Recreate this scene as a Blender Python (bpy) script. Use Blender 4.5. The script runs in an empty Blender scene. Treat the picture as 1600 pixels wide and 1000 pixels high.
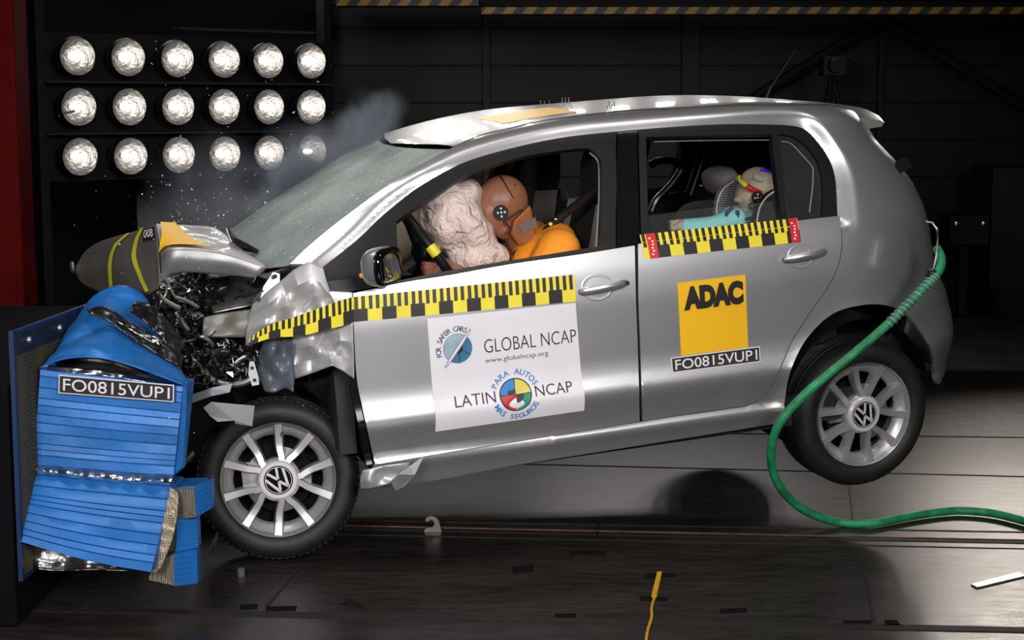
import bpy, bmesh, math, random
import numpy as np
from math import sin, cos, pi, radians, atan, hypot, sqrt
from mathutils import Vector, Matrix, noise
from mathutils.geometry import delaunay_2d_cdt

random.seed(7)
scn = bpy.context.scene
COL = scn.collection

# ------------------------------------------------------------------ camera
FPX = 2560.0
PITCH = atan(333.0 / 2560.0)
CAMH = 1.62
cd = bpy.data.cameras.new('camera'); cam = bpy.data.objects.new('camera', cd); COL.objects.link(cam)
cam.location = (0, 0, CAMH); cam.rotation_euler = (pi / 2 - PITCH, 0, 0)
cd.sensor_width = 36.0; cd.lens = 36.0 * FPX / 1600.0; cd.clip_end = 200
scn.camera = cam

# ------------------------------------------------------------------ world, exposure
w = bpy.data.worlds.new('world'); scn.world = w; w.use_nodes = True
w.node_tree.nodes['Background'].inputs[0].default_value = (0.8, 0.85, 0.95, 1)
w.node_tree.nodes['Background'].inputs[1].default_value = 0.006
scn.view_settings.view_transform = 'Standard'
scn.view_settings.look = 'None'
scn.view_settings.exposure = 0.0
scn.view_settings.gamma = 1.0
scn.view_settings.use_curve_mapping = False

# ------------------------------------------------------------------ lights of the test hall (lamp banks above and outside the frame) and an added fill
def area(name, loc, target, size, power, color=(1, .96, .9), shape='DISK', size_y=None, spread=None):
    l = bpy.data.lights.new(name, 'AREA'); l.shape = shape; l.size = size
    if size_y: l.size_y = size_y
    l.energy = power; l.color = color
    if spread: l.spread = spread
    o = bpy.data.objects.new(name, l); COL.objects.link(o); o.location = loc
    d = Vector(target) - Vector(loc)
    o.rotation_euler = d.to_track_quat('-Z', 'Y').to_euler()
    return o
# high bank behind the car: six columns by four rows of round floodlights
for i in range(6):
    for j in range(4):
        area('floodlight', (-3.2 + 0.60 * i, 11.2, 2.6 + 0.46 * j), (0.2, 6.6, 1.4), 0.15, 0.3, (1, .95, .89), spread=radians(70))
for i in range(3):
    for j in range(2):
        area('floodlight', (3.5 + 0.36 * i, 12.5, 2.68 + 0.36 * j), (2.9, 4.6, 0.0), 0.28, 1.8, (1, .90, .80), spread=radians(45))
# two more banks high on the back wall, mirrored as rows of spots in the roof
for i in range(6):
    for j in range(4):
        area('floodlight', (-1.45 + 0.25 * i, 13.2, 2.95 + 0.19 * j), (0.0, 6.6, 1.5), 0.12, 0.12, (1, .96, .92), spread=radians(70))
for i in range(6):
    for j in range(2):
        area('floodlight', (0.45 + 0.36 * i, 13.2, 2.72 + 0.2 * j), (0.4, 6.6, 1.5), 0.14, 0.45, (1, .96, .92), spread=radians(70))
# banks over the camera side, shining down on the flank of the car
area('softlight', (-1.9, 4.3, 6.8), (-0.3, 6.1, 0.6), 2.4, 24, (1, .96, .95), 'RECTANGLE', 1.0, radians(70))
area('softlight', (2.6, 4.4, 6.8), (1.0, 6.4, 0.6), 2.0, 8, (1, .96, .94), 'RECTANGLE', 1.0, radians(70))
area('fill_light', (2.3, -0.8, 3.0), (-0.3, 6.0, 0.8), 2.6, 39, (1, .97, .96), 'RECTANGLE', 1.3, radians(60))
area('fill_light', (-1.7, -1.0, 2.6), (-0.6, 5.8, 0.8), 1.4, 25, (1, .97, .95), 'RECTANGLE', 1.0, radians(60))  # added fill to brighten the wrecked front, no known lamp there
area('overheadlight', (0.2, 6.0, 6.4), (0.2, 6.4, 0.0), 2.4, 5, (1, .95, .9), 'RECTANGLE', 1.2, radians(90))

# ------------------------------------------------------------------ pixel helpers
AR = np.array([1.0, 0, 0]); AF = np.array([0, cos(PITCH), -sin(PITCH)]); AU = np.array([0, sin(PITCH), cos(PITCH)])
CAMP = np.array([0, 0, CAMH])
def project(P):
    P = np.atleast_2d(np.asarray(P, float)) - CAMP
    d = P @ AF
    return np.stack([800 + FPX * (P @ AR) / d, 500 - FPX * (P @ AU) / d], 1)
def ray(x, y):
    return AF + AR * ((x - 800) / FPX) - AU * ((y - 500) / FPX)
def at_y(x, y, Y):
    """world point seen at a photo pixel, at distance Y into the hall"""
    d = ray(x, y); return Vector(CAMP + d * (Y / d[1]))
def at_z(x, y, Z=0.0):
    d = ray(x, y); return Vector(CAMP + d * ((Z - CAMH) / d[2]))

# ------------------------------------------------------------------ car pose
YAW, CPIT, ROLL = radians(17.5), radians(4.3), radians(1.5)
cx_ = np.array([cos(YAW) * cos(CPIT), sin(YAW) * cos(CPIT), sin(CPIT)])
y0_ = np.array([-sin(YAW), cos(YAW), 0.0]); z0_ = np.cross(cx_, y0_)
cy_ = y0_ * cos(ROLL) + z0_ * sin(ROLL); cz_ = z0_ * cos(ROLL) - y0_ * sin(ROLL)
CM = np.array([cx_, cy_, cz_])                       # rows: car x (rearwards), y (to its right), z (up)
CO = np.array([1.364, 6.25, CAMH - 1.182]) - (-.735 * cy_ + .292 * cz_)
def car2w(P): return np.atleast_2d(np.asarray(P, float)) @ CM + CO
def w2car(P): return (np.atleast_2d(np.asarray(P, float)) - CO) @ CM.T
def at_cy(x, y, cyv):
    """car-space point seen at a photo pixel on the car plane y = cyv"""
    d = CM @ ray(x, y); o = CM @ (CAMP - CO)
    return o + d * ((cyv - o[1]) / d[1])
def at_cz(x, y, czv):
    d = CM @ ray(x, y); o = CM @ (CAMP - CO)
    return o + d * ((czv - o[2]) / d[2])
def at_cx(x, y, cxv):
    d = CM @ ray(x, y); o = CM @ (CAMP - CO)
    return o + d * ((cxv - o[0]) / d[0])

# ------------------------------------------------------------------ materials
MATS = {}
def mat(name, col, rough=.5, metal=0.0, noise_amt=.08, nscale=8.0, bump=0.0, bscale=40.0, coat=0.0, coat_rough=.05,
        trans=0.0, ior=1.45, alpha=1.0, emit=None, estr=0.0, sss=0.0, col2=None, lo=.35, hi=.65, rvar=.0, spec=.5):
    if name in MATS: return MATS[name]
    m = bpy.data.materials.new(name); m.use_nodes = True
    nt = m.node_tree; b = nt.nodes['Principled BSDF']
    b.inputs['Roughness'].default_value = rough; b.inputs['Metallic'].default_value = metal
    b.inputs['Coat Weight'].default_value = coat; b.inputs['Coat Roughness'].default_value = coat_rough
    b.inputs['Transmission Weight'].default_value = trans; b.inputs['IOR'].default_value = ior
    b.inputs['Alpha'].default_value = alpha
    b.inputs['Specular IOR Level'].default_value = spec
    if emit:
        b.inputs['Emission Color'].default_value = (*emit, 1); b.inputs['Emission Strength'].default_value = estr
    tc = nt.nodes.new('ShaderNodeTexCoord')
    nz = nt.nodes.new('ShaderNodeTexNoise'); nz.inputs['Scale'].default_value = nscale; nz.inputs['Detail'].default_value = 6
    nt.links.new(tc.outputs['Object'], nz.inputs['Vector'])
    cr = nt.nodes.new('ShaderNodeValToRGB')
    a = [max(0, c * (1 - noise_amt)) for c in col]; c2 = col2 or [min(1, c * (1 + noise_amt)) for c in col]
    cr.color_ramp.elements[0].color = (*a, 1); cr.color_ramp.elements[1].color = (*c2, 1)
    cr.color_ramp.elements[0].position = lo; cr.color_ramp.elements[1].position = hi
    nt.links.new(nz.outputs['Fac'], cr.inputs['Fac']); nt.links.new(cr.outputs['Color'], b.inputs['Base Color'])
    if rvar:
        mr = nt.nodes.new('ShaderNodeMapRange'); mr.inputs['To Min'].default_value = max(0.02, rough - rvar); mr.inputs['To Max'].default_value = rough + rvar
        nt.links.new(nz.outputs['Fac'], mr.inputs['Value']); nt.links.new(mr.outputs['Result'], b.inputs['Roughness'])
    if bump:
        n2 = nt.nodes.new('ShaderNodeTexNoise'); n2.inputs['Scale'].default_value = bscale; n2.inputs['Detail'].default_value = 5
        nt.links.new(tc.outputs['Object'], n2.inputs['Vector'])
        bp = nt.nodes.new('ShaderNodeBump'); bp.inputs['Strength'].default_value = bump; bp.inputs['Distance'].default_value = .01
        nt.links.new(n2.outputs['Fac'], bp.inputs['Height']); nt.links.new(bp.outputs['Normal'], b.inputs['Normal'])
    MATS[name] = m
    return m
PAINT = mat('silver_paint', (.53, .532, .54), .35, .80, .02, 3, coat=.7, coat_rough=.04)
BLACKTRIM = mat('black_trim', (.007, .007, .0075), .45, 0, .1, 12, spec=.3)
GLOSSBLACK = mat('gloss_black', (.005, .005, .006), .2, 0, .1, 6, spec=.3)
RUBBER = mat('tyre_rubber', (.010, .010, .010), .55, 0, .2, 30, bump=.1, bscale=120)
ALLOY = mat('alloy_silver', (.50, .50, .50), .34, .65, .03, 6)
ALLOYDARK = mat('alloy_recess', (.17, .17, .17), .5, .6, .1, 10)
CHROME = mat('bright_metal', (.75, .75, .76), .16, 1.0, .03, 10)
STEEL = mat('bare_steel', (.35, .35, .34), .35, .9, .15, 14, rvar=.1)
DARKMETAL = mat('dark_metal', (.03, .03, .032), .5, .5, .3, 20)
CABIN = mat('cabin_plastic', (.022, .022, .024), .55, 0, .15, 20, bump=.05)
CABINGREY = mat('cabin_grey_cloth', (.16, .15, .145), .8, 0, .12, 60, bump=.1, bscale=200)
CABINLIGHT = mat('cabin_light_panel', (.42, .41, .40), .5, 0, .05, 10)
SEATBLACK = mat('seat_black_cloth', (.009, .009, .010), .85, 0, .2, 80, bump=.15, bscale=250)
YELLOWTAPE = mat('tape_yellow', (.78, .66, .035), .4, 0, .04, 10)
BLACKTAPE = mat('tape_black', (.012, .010, .009), .4, 0, .1, 10)
REDTAPE = mat('tape_red', (.62, .02, .025), .35, 0, .05, 10)
WHITE = mat('sticker_white', (.72, .70, .74), .45, 0, .02, 6)
INK = mat('ink_black', (.012, .010, .012), .5, 0, .05, 10)
INKBLUE = mat('ink_blue', (.05, .20, .50), .5, 0, .05, 10)
ADACYEL = mat('sticker_yellow', (.85, .47, .008), .45, 0, .02, 6)
BLUE = mat('barrier_blue', (.014, .145, .46), .42, .15, .15, 5, bump=.12, bscale=25, rvar=.08)
GREEN = mat('hose_green', (.012, .20, .075), .5, 0, .25, 22, bump=.2, bscale=60, col2=(.02, .30, .12))

# ------------------------------------------------------------------ object helpers
def link(o, parent=None):
    COL.objects.link(o)
    if parent: o.parent = parent
    return o
def empty(name, loc=(0, 0, 0), parent=None):
    o = bpy.data.objects.new(name, None); o.location = loc; o.empty_display_size = .1
    return link(o, parent)
def tag(o, label=None, cat=None, group=None, kind=None):
    if label: o['label'] = label
    if cat: o['category'] = cat
    if group: o['group'] = group
    if kind: o['kind'] = kind
    return o
def mesh(name, verts, faces, mats, parent=None, smooth=True, fm=None, label=None, autos=None):
    me = bpy.data.meshes.new(name)
    me.from_pydata([tuple(map(float, v)) for v in verts], [], [tuple(map(int, f)) for f in faces])
    for m in (mats if isinstance(mats, (list, tuple)) else [mats]): me.materials.append(m)
    if fm is not None: me.polygons.foreach_set('material_index', list(map(int, fm)))
    me.polygons.foreach_set('use_smooth', [smooth] * len(me.polygons))
    me.update()
    if autos is not None: sharp_by_angle(me, autos)
    o = bpy.data.objects.new(name, me); link(o, parent)
    if label: o['label'] = label
    return o
def sharp_by_angle(me, deg):
    bm = bmesh.new(); bm.from_mesh(me); th = radians(deg)
    for e in bm.edges:
        if len(e.link_faces) == 2 and e.calc_face_angle(0) > th: e.smooth = False
    bm.to_mesh(me); bm.free()
class MB:
    """mesh builder: collects verts / faces / material indices"""
    def __init__(s): s.v = []; s.f = []; s.m = []; s.mats = []
    def mi(s, m):
        if m not in s.mats: s.mats.append(m)
        return s.mats.index(m)
    def add(s, verts, faces, m):
        k = len(s.v); i = s.mi(m)
        s.v += [tuple(map(float, p)) for p in verts]
        for f in faces: s.f.append(tuple(int(a) + k for a in f)); s.m.append(i)
    def box(s, c, size, m, R=None):
        hx, hy, hz = [a / 2 for a in size]
        P = [Vector((x, y, z)) for x in (-hx, hx) for y in (-hy, hy) for z in (-hz, hz)]
        if R is not None: P = [R @ p for p in P]
        P = [p + Vector(c) for p in P]
        s.add(P, [(0, 1, 3, 2), (4, 6, 7, 5), (0, 4, 5, 1), (2, 3, 7, 6), (0, 2, 6, 4), (1, 5, 7, 3)], m)
    def prism(s, pts, off, m):
        """polygon (3D points) extruded by vector off"""
        n = len(pts); A = [Vector(p) for p in pts]; B = [p + Vector(off) for p in A]
        s.add(A + B, [tuple(range(n)), tuple(range(2 * n - 1, n - 1, -1))] + [(i, i + n, (i + 1) % n + n, (i + 1) % n) for i in range(n)], m)
    def tube(s, pts, r, m, seg=10, cap=True):
        pts = [Vector(p) for p in pts]; n = len(pts)
        rs = r if isinstance(r, (list, tuple)) else [r] * n
        t0 = (pts[1] - pts[0]).normalized(); up = Vector((0, 0, 1)) if abs(t0.z) < .9 else Vector((1, 0, 0))
        a = t0.cross(up).normalized(); V = []
        for i in range(n):
            t = (pts[min(i + 1, n - 1)] - pts[max(i - 1, 0)]).normalized()
            a = (a - t * a.dot(t)).normalized(); b = t.cross(a)
            for k in range(seg):
                q = 2 * pi * k / seg; V.append(pts[i] + (a * cos(q) + b * sin(q)) * rs[i])
        F = [(i * seg + k, i * seg + (k + 1) % seg, (i + 1) * seg + (k + 1) % seg, (i + 1) * seg + k) for i in range(n - 1) for k in range(seg)]
        if cap: F += [tuple(range(seg - 1, -1, -1)), tuple(range((n - 1) * seg, n * seg))]
        s.add(V, F, m)
    def lathe(s, prof, m, C=(0, 0, 0), ax=(0, 1, 0), seg=64, close=False):
        """prof: list of (radius, along axis)"""
        ax = Vector(ax).normalized(); up = Vector((0, 0, 1)) if abs(ax.z) < .9 else Vector((1, 0, 0))
        a = ax.cross(up).normalized(); b = ax.cross(a); C = Vector(C); V = []
        for (r, h) in prof:
            for k in range(seg):
                q = 2 * pi * k / seg; V.append(C + ax * h + (a * cos(q) + b * sin(q)) * r)
        n = len(prof)
        F = [(i * seg + k, i * seg + (k + 1) % seg, (i + 1) * seg + (k + 1) % seg, (i + 1) * seg + k) for i in range(n - 1) for k in range(seg)]
        if close: F += [((n - 1) * seg + k, (n - 1) * seg + (k + 1) % seg, (k + 1) % seg, k) for k in range(seg)]
        s.add(V, F, m)
    def grid(s, P, m):
        nr, nc = len(P), len(P[0])
        s.add([p for r in P for p in r], [(i * nc + j, i * nc + j + 1, (i + 1) * nc + j + 1, (i + 1) * nc + j) for i in range(nr - 1) for j in range(nc - 1)], m)
    def build(s, name, parent=None, smooth=True, autos=35, label=None):
        return mesh(name, s.v, s.f, s.mats, parent, smooth, s.m, label, autos if smooth else None)
def bevel_mod(o, wdt=.004, seg=2):
    b = o.modifiers.new('bevel', 'BEVEL'); b.width = wdt; b.segments = seg; b.limit_method = 'ANGLE'; b.angle_limit = radians(40)
    return o
def subsurf(o, n=2):
    b = o.modifiers.new('subsurf', 'SUBSURF'); b.levels = n; b.render_levels = n
    return o
def solidify(o, t, off=-1):
    b = o.modifiers.new('solidify', 'SOLIDIFY'); b.thickness = t; b.offset = off
    return o
def curve_pts(P, n=8, closed=False, corner=38):
    """Catmull-Rom through P, breaking at sharp corners"""
    P = [np.asarray(p, float) for p in P]; N = len(P); out = []
    def isc(i):
        if not closed and (i == 0 or i == N - 1): return True
        a = P[i] - P[(i - 1) % N]; b = P[(i + 1) % N] - P[i]
        la, lb = np.linalg.norm(a), np.linalg.norm(b)
        if la < 1e-9 or lb < 1e-9: return True
        return math.degrees(math.acos(max(-1, min(1, float(a @ b) / la / lb)))) > corner
    C = [isc(i) for i in range(N)]
    for i in range(N if closed else N - 1):
        p1, p2 = P[i], P[(i + 1) % N]
        p0 = P[(i - 1) % N] if not C[i] else 2 * p1 - p2
        p3 = P[(i + 2) % N] if not C[(i + 1) % N] else 2 * p2 - p1
        if C[i] and C[(i + 1) % N]:
            for k in range(n): out.append(p1 + (p2 - p1) * k / n)
            continue
        for k in range(n):
            t = k / n
            out.append(.5 * ((2 * p1) + (-p0 + p2) * t + (2 * p0 - 5 * p1 + 4 * p2 - p3) * t * t + (-p0 + 3 * p1 - 3 * p2 + p3) * t ** 3))
    if not closed: out.append(P[-1])
    return out

# ------------------------------------------------------------------ car body surface S(u, v): left half, sill to roof centre
PROF = np.array([(.690, .215), (.735, .235), (.757, .270), (.782, .335), (.806, .386), (.796, .402), (.808, .45), (.836, .543), (.833, .556), (.821, .60), (.8155, .66),
                 (.8155, .74), (.815, .85), (.808, .95), (.790, 1.045), (.758, 1.13), (.710, 1.26), (.664, 1.380), (.642, 1.435), (.626, 1.462), (.600, 1.483),
                 (.560, 1.503), (.535, 1.511), (.40, 1.521), (.2, 1.527), (0, 1.529)])
_seg = np.r_[0, np.cumsum(np.hypot(*np.diff(PROF, axis=0).T))]
VMAX = _seg[-1]
def _pchip(x, y, xi):
    h = np.diff(x); d = np.diff(y) / h; m = np.zeros_like(y)
    m[0], m[-1] = d[0], d[-1]
    for k in range(1, len(x) - 1):
        if d[k - 1] * d[k] > 0:
            w1, w2 = 2 * h[k] + h[k - 1], h[k] + 2 * h[k - 1]
            m[k] = (w1 + w2) / (w1 / d[k - 1] + w2 / d[k])
    i = np.clip(np.searchsorted(x, xi) - 1, 0, len(x) - 2); t = (xi - x[i]) / h[i]
    return (2 * t**3 - 3 * t**2 + 1) * y[i] + (t**3 - 2 * t**2 + t) * h[i] * m[i] + (-2 * t**3 + 3 * t**2) * y[i + 1] + (t**3 - t**2) * h[i] * m[i + 1]
_vs = np.linspace(0, VMAX, 1500)
_wt = _pchip(_seg, PROF[:, 0], _vs); _zt = _pchip(_seg, PROF[:, 1], _vs)
US = -.15; NEXP = 2.7; LREF = .66
_th = np.linspace(0, pi / 2, 4000); _a = np.sin(_th) ** (2 / NEXP); _b = np.cos(_th) ** (2 / NEXP)
_s = np.r_[0, np.cumsum(np.hypot(np.diff(_a) * LREF, np.diff(_b) * .8))]
UMAX = US + _s[-1]
XE = np.array([(.0, .50), (.3, .57), (.4, .60), (.5, .622), (.6, .622), (.7, .597), (.8, .542), (.9, .525), (.97, .518), (1.07, .495), (1.15, .478), (1.2, .458), (1.3, .40), (1.4, .310), (1.5, .27)])
def smooth01(t):
    t = np.clip(t, 0, 1); return t * t * (3 - 2 * t)
def S(u, v):
    u = np.asarray(u, float); v = np.asarray(v, float)
    w = np.interp(v, _vs, _wt); z = np.interp(v, _vs, _zt)
    sx = np.clip(u - US, 0, _s[-1])
    a = np.interp(sx, _s, _a); b = np.interp(sx, _s, _b)
    x = np.where(u <= US, u, US + a * (np.interp(z, XE[:, 0], XE[:, 1]) - US))
    # roof arch, front and rear taper
    top = np.clip((z - 1.05) / .44, 0, 1)
    fr = np.clip((-.95 - x) / .7, 0, None); rr = np.clip((x + .45) / .7, 0, None)
    z = z + top * (-.10 * fr ** 2 - .09 * rr ** 2)
    w = w * (1 - .035 * np.clip((-1.5 - x) / .8, 0, None) ** 2 - top * .05 * np.clip((-1.2 - x) / .9, 0, None) ** 2 - .02 * smooth01((x + .5) / .8) * top)
    # rear wheel arch flare
    d = np.hypot(x - .0, z - .31)
    w = w + .014 * np.exp(-((d - .37) / .045) ** 2) * (z < .9)
    return np.stack([x, -w * b, z], -1)
_gu = np.linspace(-2.75, UMAX - .02, 230); _gv = np.linspace(0.02, VMAX - .02, 170)
_GU, _GV = np.meshgrid(_gu, _gv)
_GP = project(car2w(S(_GU.ravel(), _GV.ravel()))); _GUV = np.stack([_GU.ravel(), _GV.ravel()], 1)
_e = 1e-3
_n = np.cross(S(_GUV[:, 0] + _e, _GUV[:, 1]) - S(_GUV[:, 0], _GUV[:, 1]), S(_GUV[:, 0], _GUV[:, 1] + _e) - S(_GUV[:, 0], _GUV[:, 1]))
_CL = w2car(CAMP)[0]
_front = np.einsum('ij,ij->i', _n, _CL - S(_GUV[:, 0], _GUV[:, 1])) > 0
if _front.mean() < .3: _front = ~_front
_GP[~_front] = 1e9
def uv(px, py):
    """(u, v) on the body side seen at a photo pixel"""
    d = (_GP[:, 0] - px) ** 2 + (_GP[:, 1] - py) ** 2
    q = _GUV[d.argmin()].copy(); best = q.copy(); bd = d.min()
    for _ in range(14):
        p = project(car2w(S(*q)))[0]; r = np.array([px, py]) - p
        e = float(r @ r)
        if e < bd: bd, best = e, q.copy()
        if e < 1e-6: break
        J = np.stack([(project(car2w(S(q[0] + _e, q[1])))[0] - p) / _e, (project(car2w(S(q[0], q[1] + _e)))[0] - p) / _e], 1)
        try: st = np.linalg.solve(J, r)
        except Exception: break
        st = np.clip(st, -.06, .06); q = q + st
        q[0] = min(max(q[0], -2.8), UMAX - .01); q[1] = min(max(q[1], .01), VMAX - .01)
    return best
def normal(U, V):
    a = S(U + _e, V) - S(U - _e, V); b = S(U, V + _e) - S(U, V - _e)
    n = np.cross(a, b); n /= np.maximum(np.linalg.norm(n, axis=-1, keepdims=True), 1e-12)
    return n * np.where(n[..., 1:2] > 0, -1, 1) if abs(np.median(n[..., 1])) > .2 else n * np.where(n[..., 2:3] < 0, -1, 1)
def inpoly(P, poly):
    x, y = P[:, 0], P[:, 1]; c = np.zeros(len(P), bool); q = np.asarray(poly); n = len(q); j = n - 1
    for i in range(n):
        xi, yi = q[i]; xj, yj = q[j]
        c ^= ((yi > y) != (yj > y)) & (x < (xj - xi) * (y - yi) / (yj - yi + 1e-15) + xi); j = i
    return c
def resample(P, step):
    P = [np.asarray(p, float) for p in P]; out = []
    for i in range(len(P)):
        a, b = P[i], P[(i + 1) % len(P)]; L = np.linalg.norm(b - a)
        if L < 1e-6: continue
        k = max(1, int(math.ceil(L / step)))
        for t in range(k): out.append(a + (b - a) * t / k)
    return np.array(out)
def inset(P, d):
    """shrink (d>0) a closed 2D polygon"""
    P = np.asarray(P); A = .5 * np.sum(P[:, 0] * np.roll(P[:, 1], -1) - np.roll(P[:, 0], -1) * P[:, 1]); sg = 1 if A > 0 else -1
    a = P - np.roll(P, 1, 0); b = np.roll(P, -1, 0) - P
    na = np.stack([-a[:, 1], a[:, 0]], 1); nb = np.stack([-b[:, 1], b[:, 0]], 1)
    na /= np.linalg.norm(na, axis=1, keepdims=True) + 1e-12; nb /= np.linalg.norm(nb, axis=1, keepdims=True) + 1e-12
    n = na + nb; n /= np.maximum(np.einsum('ij,ij->i', n, n)[:, None] / 2, .5)
    return P + n * d * sg
def outline(px, n=6, smooth=True, corner=38):
    q = curve_pts([(a, b) for a, b in px], n, True, corner) if smooth else [np.array(p, float) for p in px]
    return np.array([uv(*p) for p in q])
def pathuv(px, n=6, corner=38):
    return np.array([uv(*p) for p in curve_pts([(a, b) for a, b in px], n, False, corner)])
def dist_to(P, C):
    """distance of points P to polyline C"""
    D = np.full(len(P), 1e9)
    for i in range(len(C) - 1):
        a, b = C[i], C[i + 1]; ab = b - a; L = max(1e-12, ab @ ab)
        t = np.clip(((P - a) @ ab) / L, 0, 1); D = np.minimum(D, np.hypot(*(P - a - t[:, None] * ab).T))
    return D
def panel_geo(poly, holes=(), step=.02, gap=0.0, surf=None):
    loops = [resample(inset(resample(poly, .012), gap) if gap else poly, step * .8)]
    for h in holes: loops.append(resample(inset(h, -gap) if gap else h, step * .8))
    V = []; E = []
    for L in loops:
        k = len(V); V += [tuple(p) for p in L]; E += [(k + i, k + (i + 1) % len(L)) for i in range(len(L))]
    nb = len(V)
    lo, hi = loops[0].min(0), loops[0].max(0)
    gx, gy = np.meshgrid(np.arange(lo[0] + step / 2, hi[0], step), np.arange(lo[1] + step / 2, hi[1], step))
    G = np.stack([gx.ravel(), gy.ravel()], 1)
    ins = inpoly(G, loops[0])
    for L in loops[1:]: ins &= ~inpoly(G, L)
    G = G[ins]
    if len(G):
        keep = np.ones(len(G), bool)
        for L in loops: keep &= dist_to(G, np.r_[L, L[:1]]) > step * .45
        V += [tuple(p) for p in G[keep]]
    r = delaunay_2d_cdt([Vector(p) for p in V], E, [], 0, 1e-6)
    Q = np.array([tuple(p) for p in r[0]]); T = [tuple(f) for f in r[2]]
    cen = np.array([Q[list(f)].mean(0) for f in T])
    ok = inpoly(cen, loops[0])
    for L in loops[1:]: ok &= ~inpoly(cen, L)
    T = [f for f, o in zip(T, ok) if o]
    return Q, T
def panel(name, poly, m, parent, holes=(), step=.022, gap=.0025, off=0.0, flange=.018, defo=None, mirror=False, label=None, post=None):
    """thin sheet on the body side with folded edges"""
    Q, T = panel_geo(poly, holes, step, gap)
    U, V = Q[:, 0], Q[:, 1]
    N = normal(U, V); P = S(U, V) + N * off
    if defo is not None: P = P + N * defo(Q)[:, None]
    if post is not None: P = post(Q, P)
    # orientation
    f0 = T[len(T) // 2]; fn = np.cross(P[f0[1]] - P[f0[0]], P[f0[2]] - P[f0[0]])
    A2 = lambda t: (Q[t[1]][0] - Q[t[0]][0]) * (Q[t[2]][1] - Q[t[0]][1]) - (Q[t[1]][1] - Q[t[0]][1]) * (Q[t[2]][0] - Q[t[0]][0])
    s0 = 1 if A2(f0) > 0 else -1
    T = [t if A2(t) * s0 > 0 else t[::-1] for t in T]
    if fn @ N[f0[0]] < 0: T = [t[::-1] for t in T]
    VN = np.zeros_like(P); Ta = np.array(T); cr_ = np.cross(P[Ta[:, 1]] - P[Ta[:, 0]], P[Ta[:, 2]] - P[Ta[:, 0]])
    for k in range(3): np.add.at(VN, Ta[:, k], cr_)
    VN /= np.linalg.norm(VN, axis=1, keepdims=True) + 1e-15
    verts = list(P); faces = list(T)
    # folded edge
    cnt = {}
    for t in T:
        for i in range(3):
            a, b = t[i], t[(i + 1) % 3]; cnt[(a, b)] = cnt.get((a, b), 0) + 1
    bd = [(a, b) for (a, b) in cnt if (b, a) not in cnt]
    if flange:
        idx = {}
        for a, b in bd:
            for q in (a, b):
                if q not in idx:
                    idx[q] = len(verts); verts.append(P[q]); verts.append(P[q] - N[q] * flange)
        for a, b in bd: faces.append((idx[b], idx[a], idx[a] + 1, idx[b] + 1))
    verts = np.array(verts)
    if mirror:
        verts = verts * [1, -1, 1]; faces = [f[::-1] for f in faces]; VN = VN * [1, -1, 1]
    o = mesh(name, verts, faces, m, parent, True, label=label)
    # area-weighted normals, so that slivers at the edges do not dent the shading
    o.data.normals_split_custom_set_from_vertices(np.r_[VN, np.zeros((len(verts) - len(VN), 3))].tolist())
    return o

# >>>SCENE
# ------------------------------------------------------------------ floor and dark hall
def floor_mat():
    m = bpy.data.materials.new('floor_plates'); m.use_nodes = True; nt = m.node_tree; b = nt.nodes['Principled BSDF']
    tc = nt.nodes.new('ShaderNodeTexCoord')
    mp = nt.nodes.new('ShaderNodeMapping'); mp.inputs['Scale'].default_value = (.9, 3.2, 1); mp.inputs['Rotation'].default_value = (0, 0, radians(-4)); nt.links.new(tc.outputs['Object'], mp.inputs['Vector'])
    n1 = nt.nodes.new('ShaderNodeTexNoise'); n1.inputs['Scale'].default_value = 1.6; n1.inputs['Detail'].default_value = 9; n1.inputs['Roughness'].default_value = .62; nt.links.new(mp.outputs['Vector'], n1.inputs['Vector'])
    n2 = nt.nodes.new('ShaderNodeTexNoise'); n2.inputs['Scale'].default_value = 9; n2.inputs['Detail'].default_value = 8; nt.links.new(mp.outputs['Vector'], n2.inputs['Vector'])
    cr = nt.nodes.new('ShaderNodeValToRGB'); cr.color_ramp.elements[0].color = (.017, .0148, .0128, 1); cr.color_ramp.elements[1].color = (.044, .039, .034, 1)
    cr.color_ramp.elements[0].position = .32; cr.color_ramp.elements[1].position = .70
    nt.links.new(n1.outputs['Fac'], cr.inputs['Fac'])
    mx = nt.nodes.new('ShaderNodeMix'); mx.data_type = 'RGBA'; mx.blend_type = 'MULTIPLY'; mx.inputs['Factor'].default_value = .6
    c2 = nt.nodes.new('ShaderNodeValToRGB'); c2.color_ramp.elements[0].color = (.45, .44, .42, 1); c2.color_ramp.elements[0].position = .35; c2.color_ramp.elements[1].position = .58
    nt.links.new(n2.outputs['Fac'], c2.inputs['Fac']); nt.links.new(cr.outputs['Color'], mx.inputs['A']); nt.links.new(c2.outputs['Color'], mx.inputs['B'])
    nt.links.new(mx.outputs['Result'], b.inputs['Base Color'])
    r = nt.nodes.new('ShaderNodeMapRange'); r.inputs['To Min'].default_value = .24; r.inputs['To Max'].default_value = .46; nt.links.new(n2.outputs['Fac'], r.inputs['Value']); nt.links.new(r.outputs['Result'], b.inputs['Roughness'])
    b.inputs['Metallic'].default_value = .25; b.inputs['Specular IOR Level'].default_value = .4
    bp = nt.nodes.new('ShaderNodeBump'); bp.inputs['Strength'].default_value = .025; bp.inputs['Distance'].default_value = .01; nt.links.new(n2.outputs['Fac'], bp.inputs['Height']); nt.links.new(bp.outputs['Normal'], b.inputs['Normal'])
    return m
FLOOR = floor_mat()
CONC = mat('concrete', (.12, .11, .10), .7, 0, .25, 3, bump=.08, bscale=30)
WALLM = mat('dark_wall_panels', (.004, .004, .004), .7, 0, .2, 2)
WALLP = mat('wall_panel_grey', (.0042, .0042, .004), .6, 0, .2, 2)
SEAM = mat('floor_seam', (.008, .007, .007), .7, 0, .2, 20)
RUST = mat('rail_copper', (.16, .085, .055), .4, .6, .3, 14)
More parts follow.
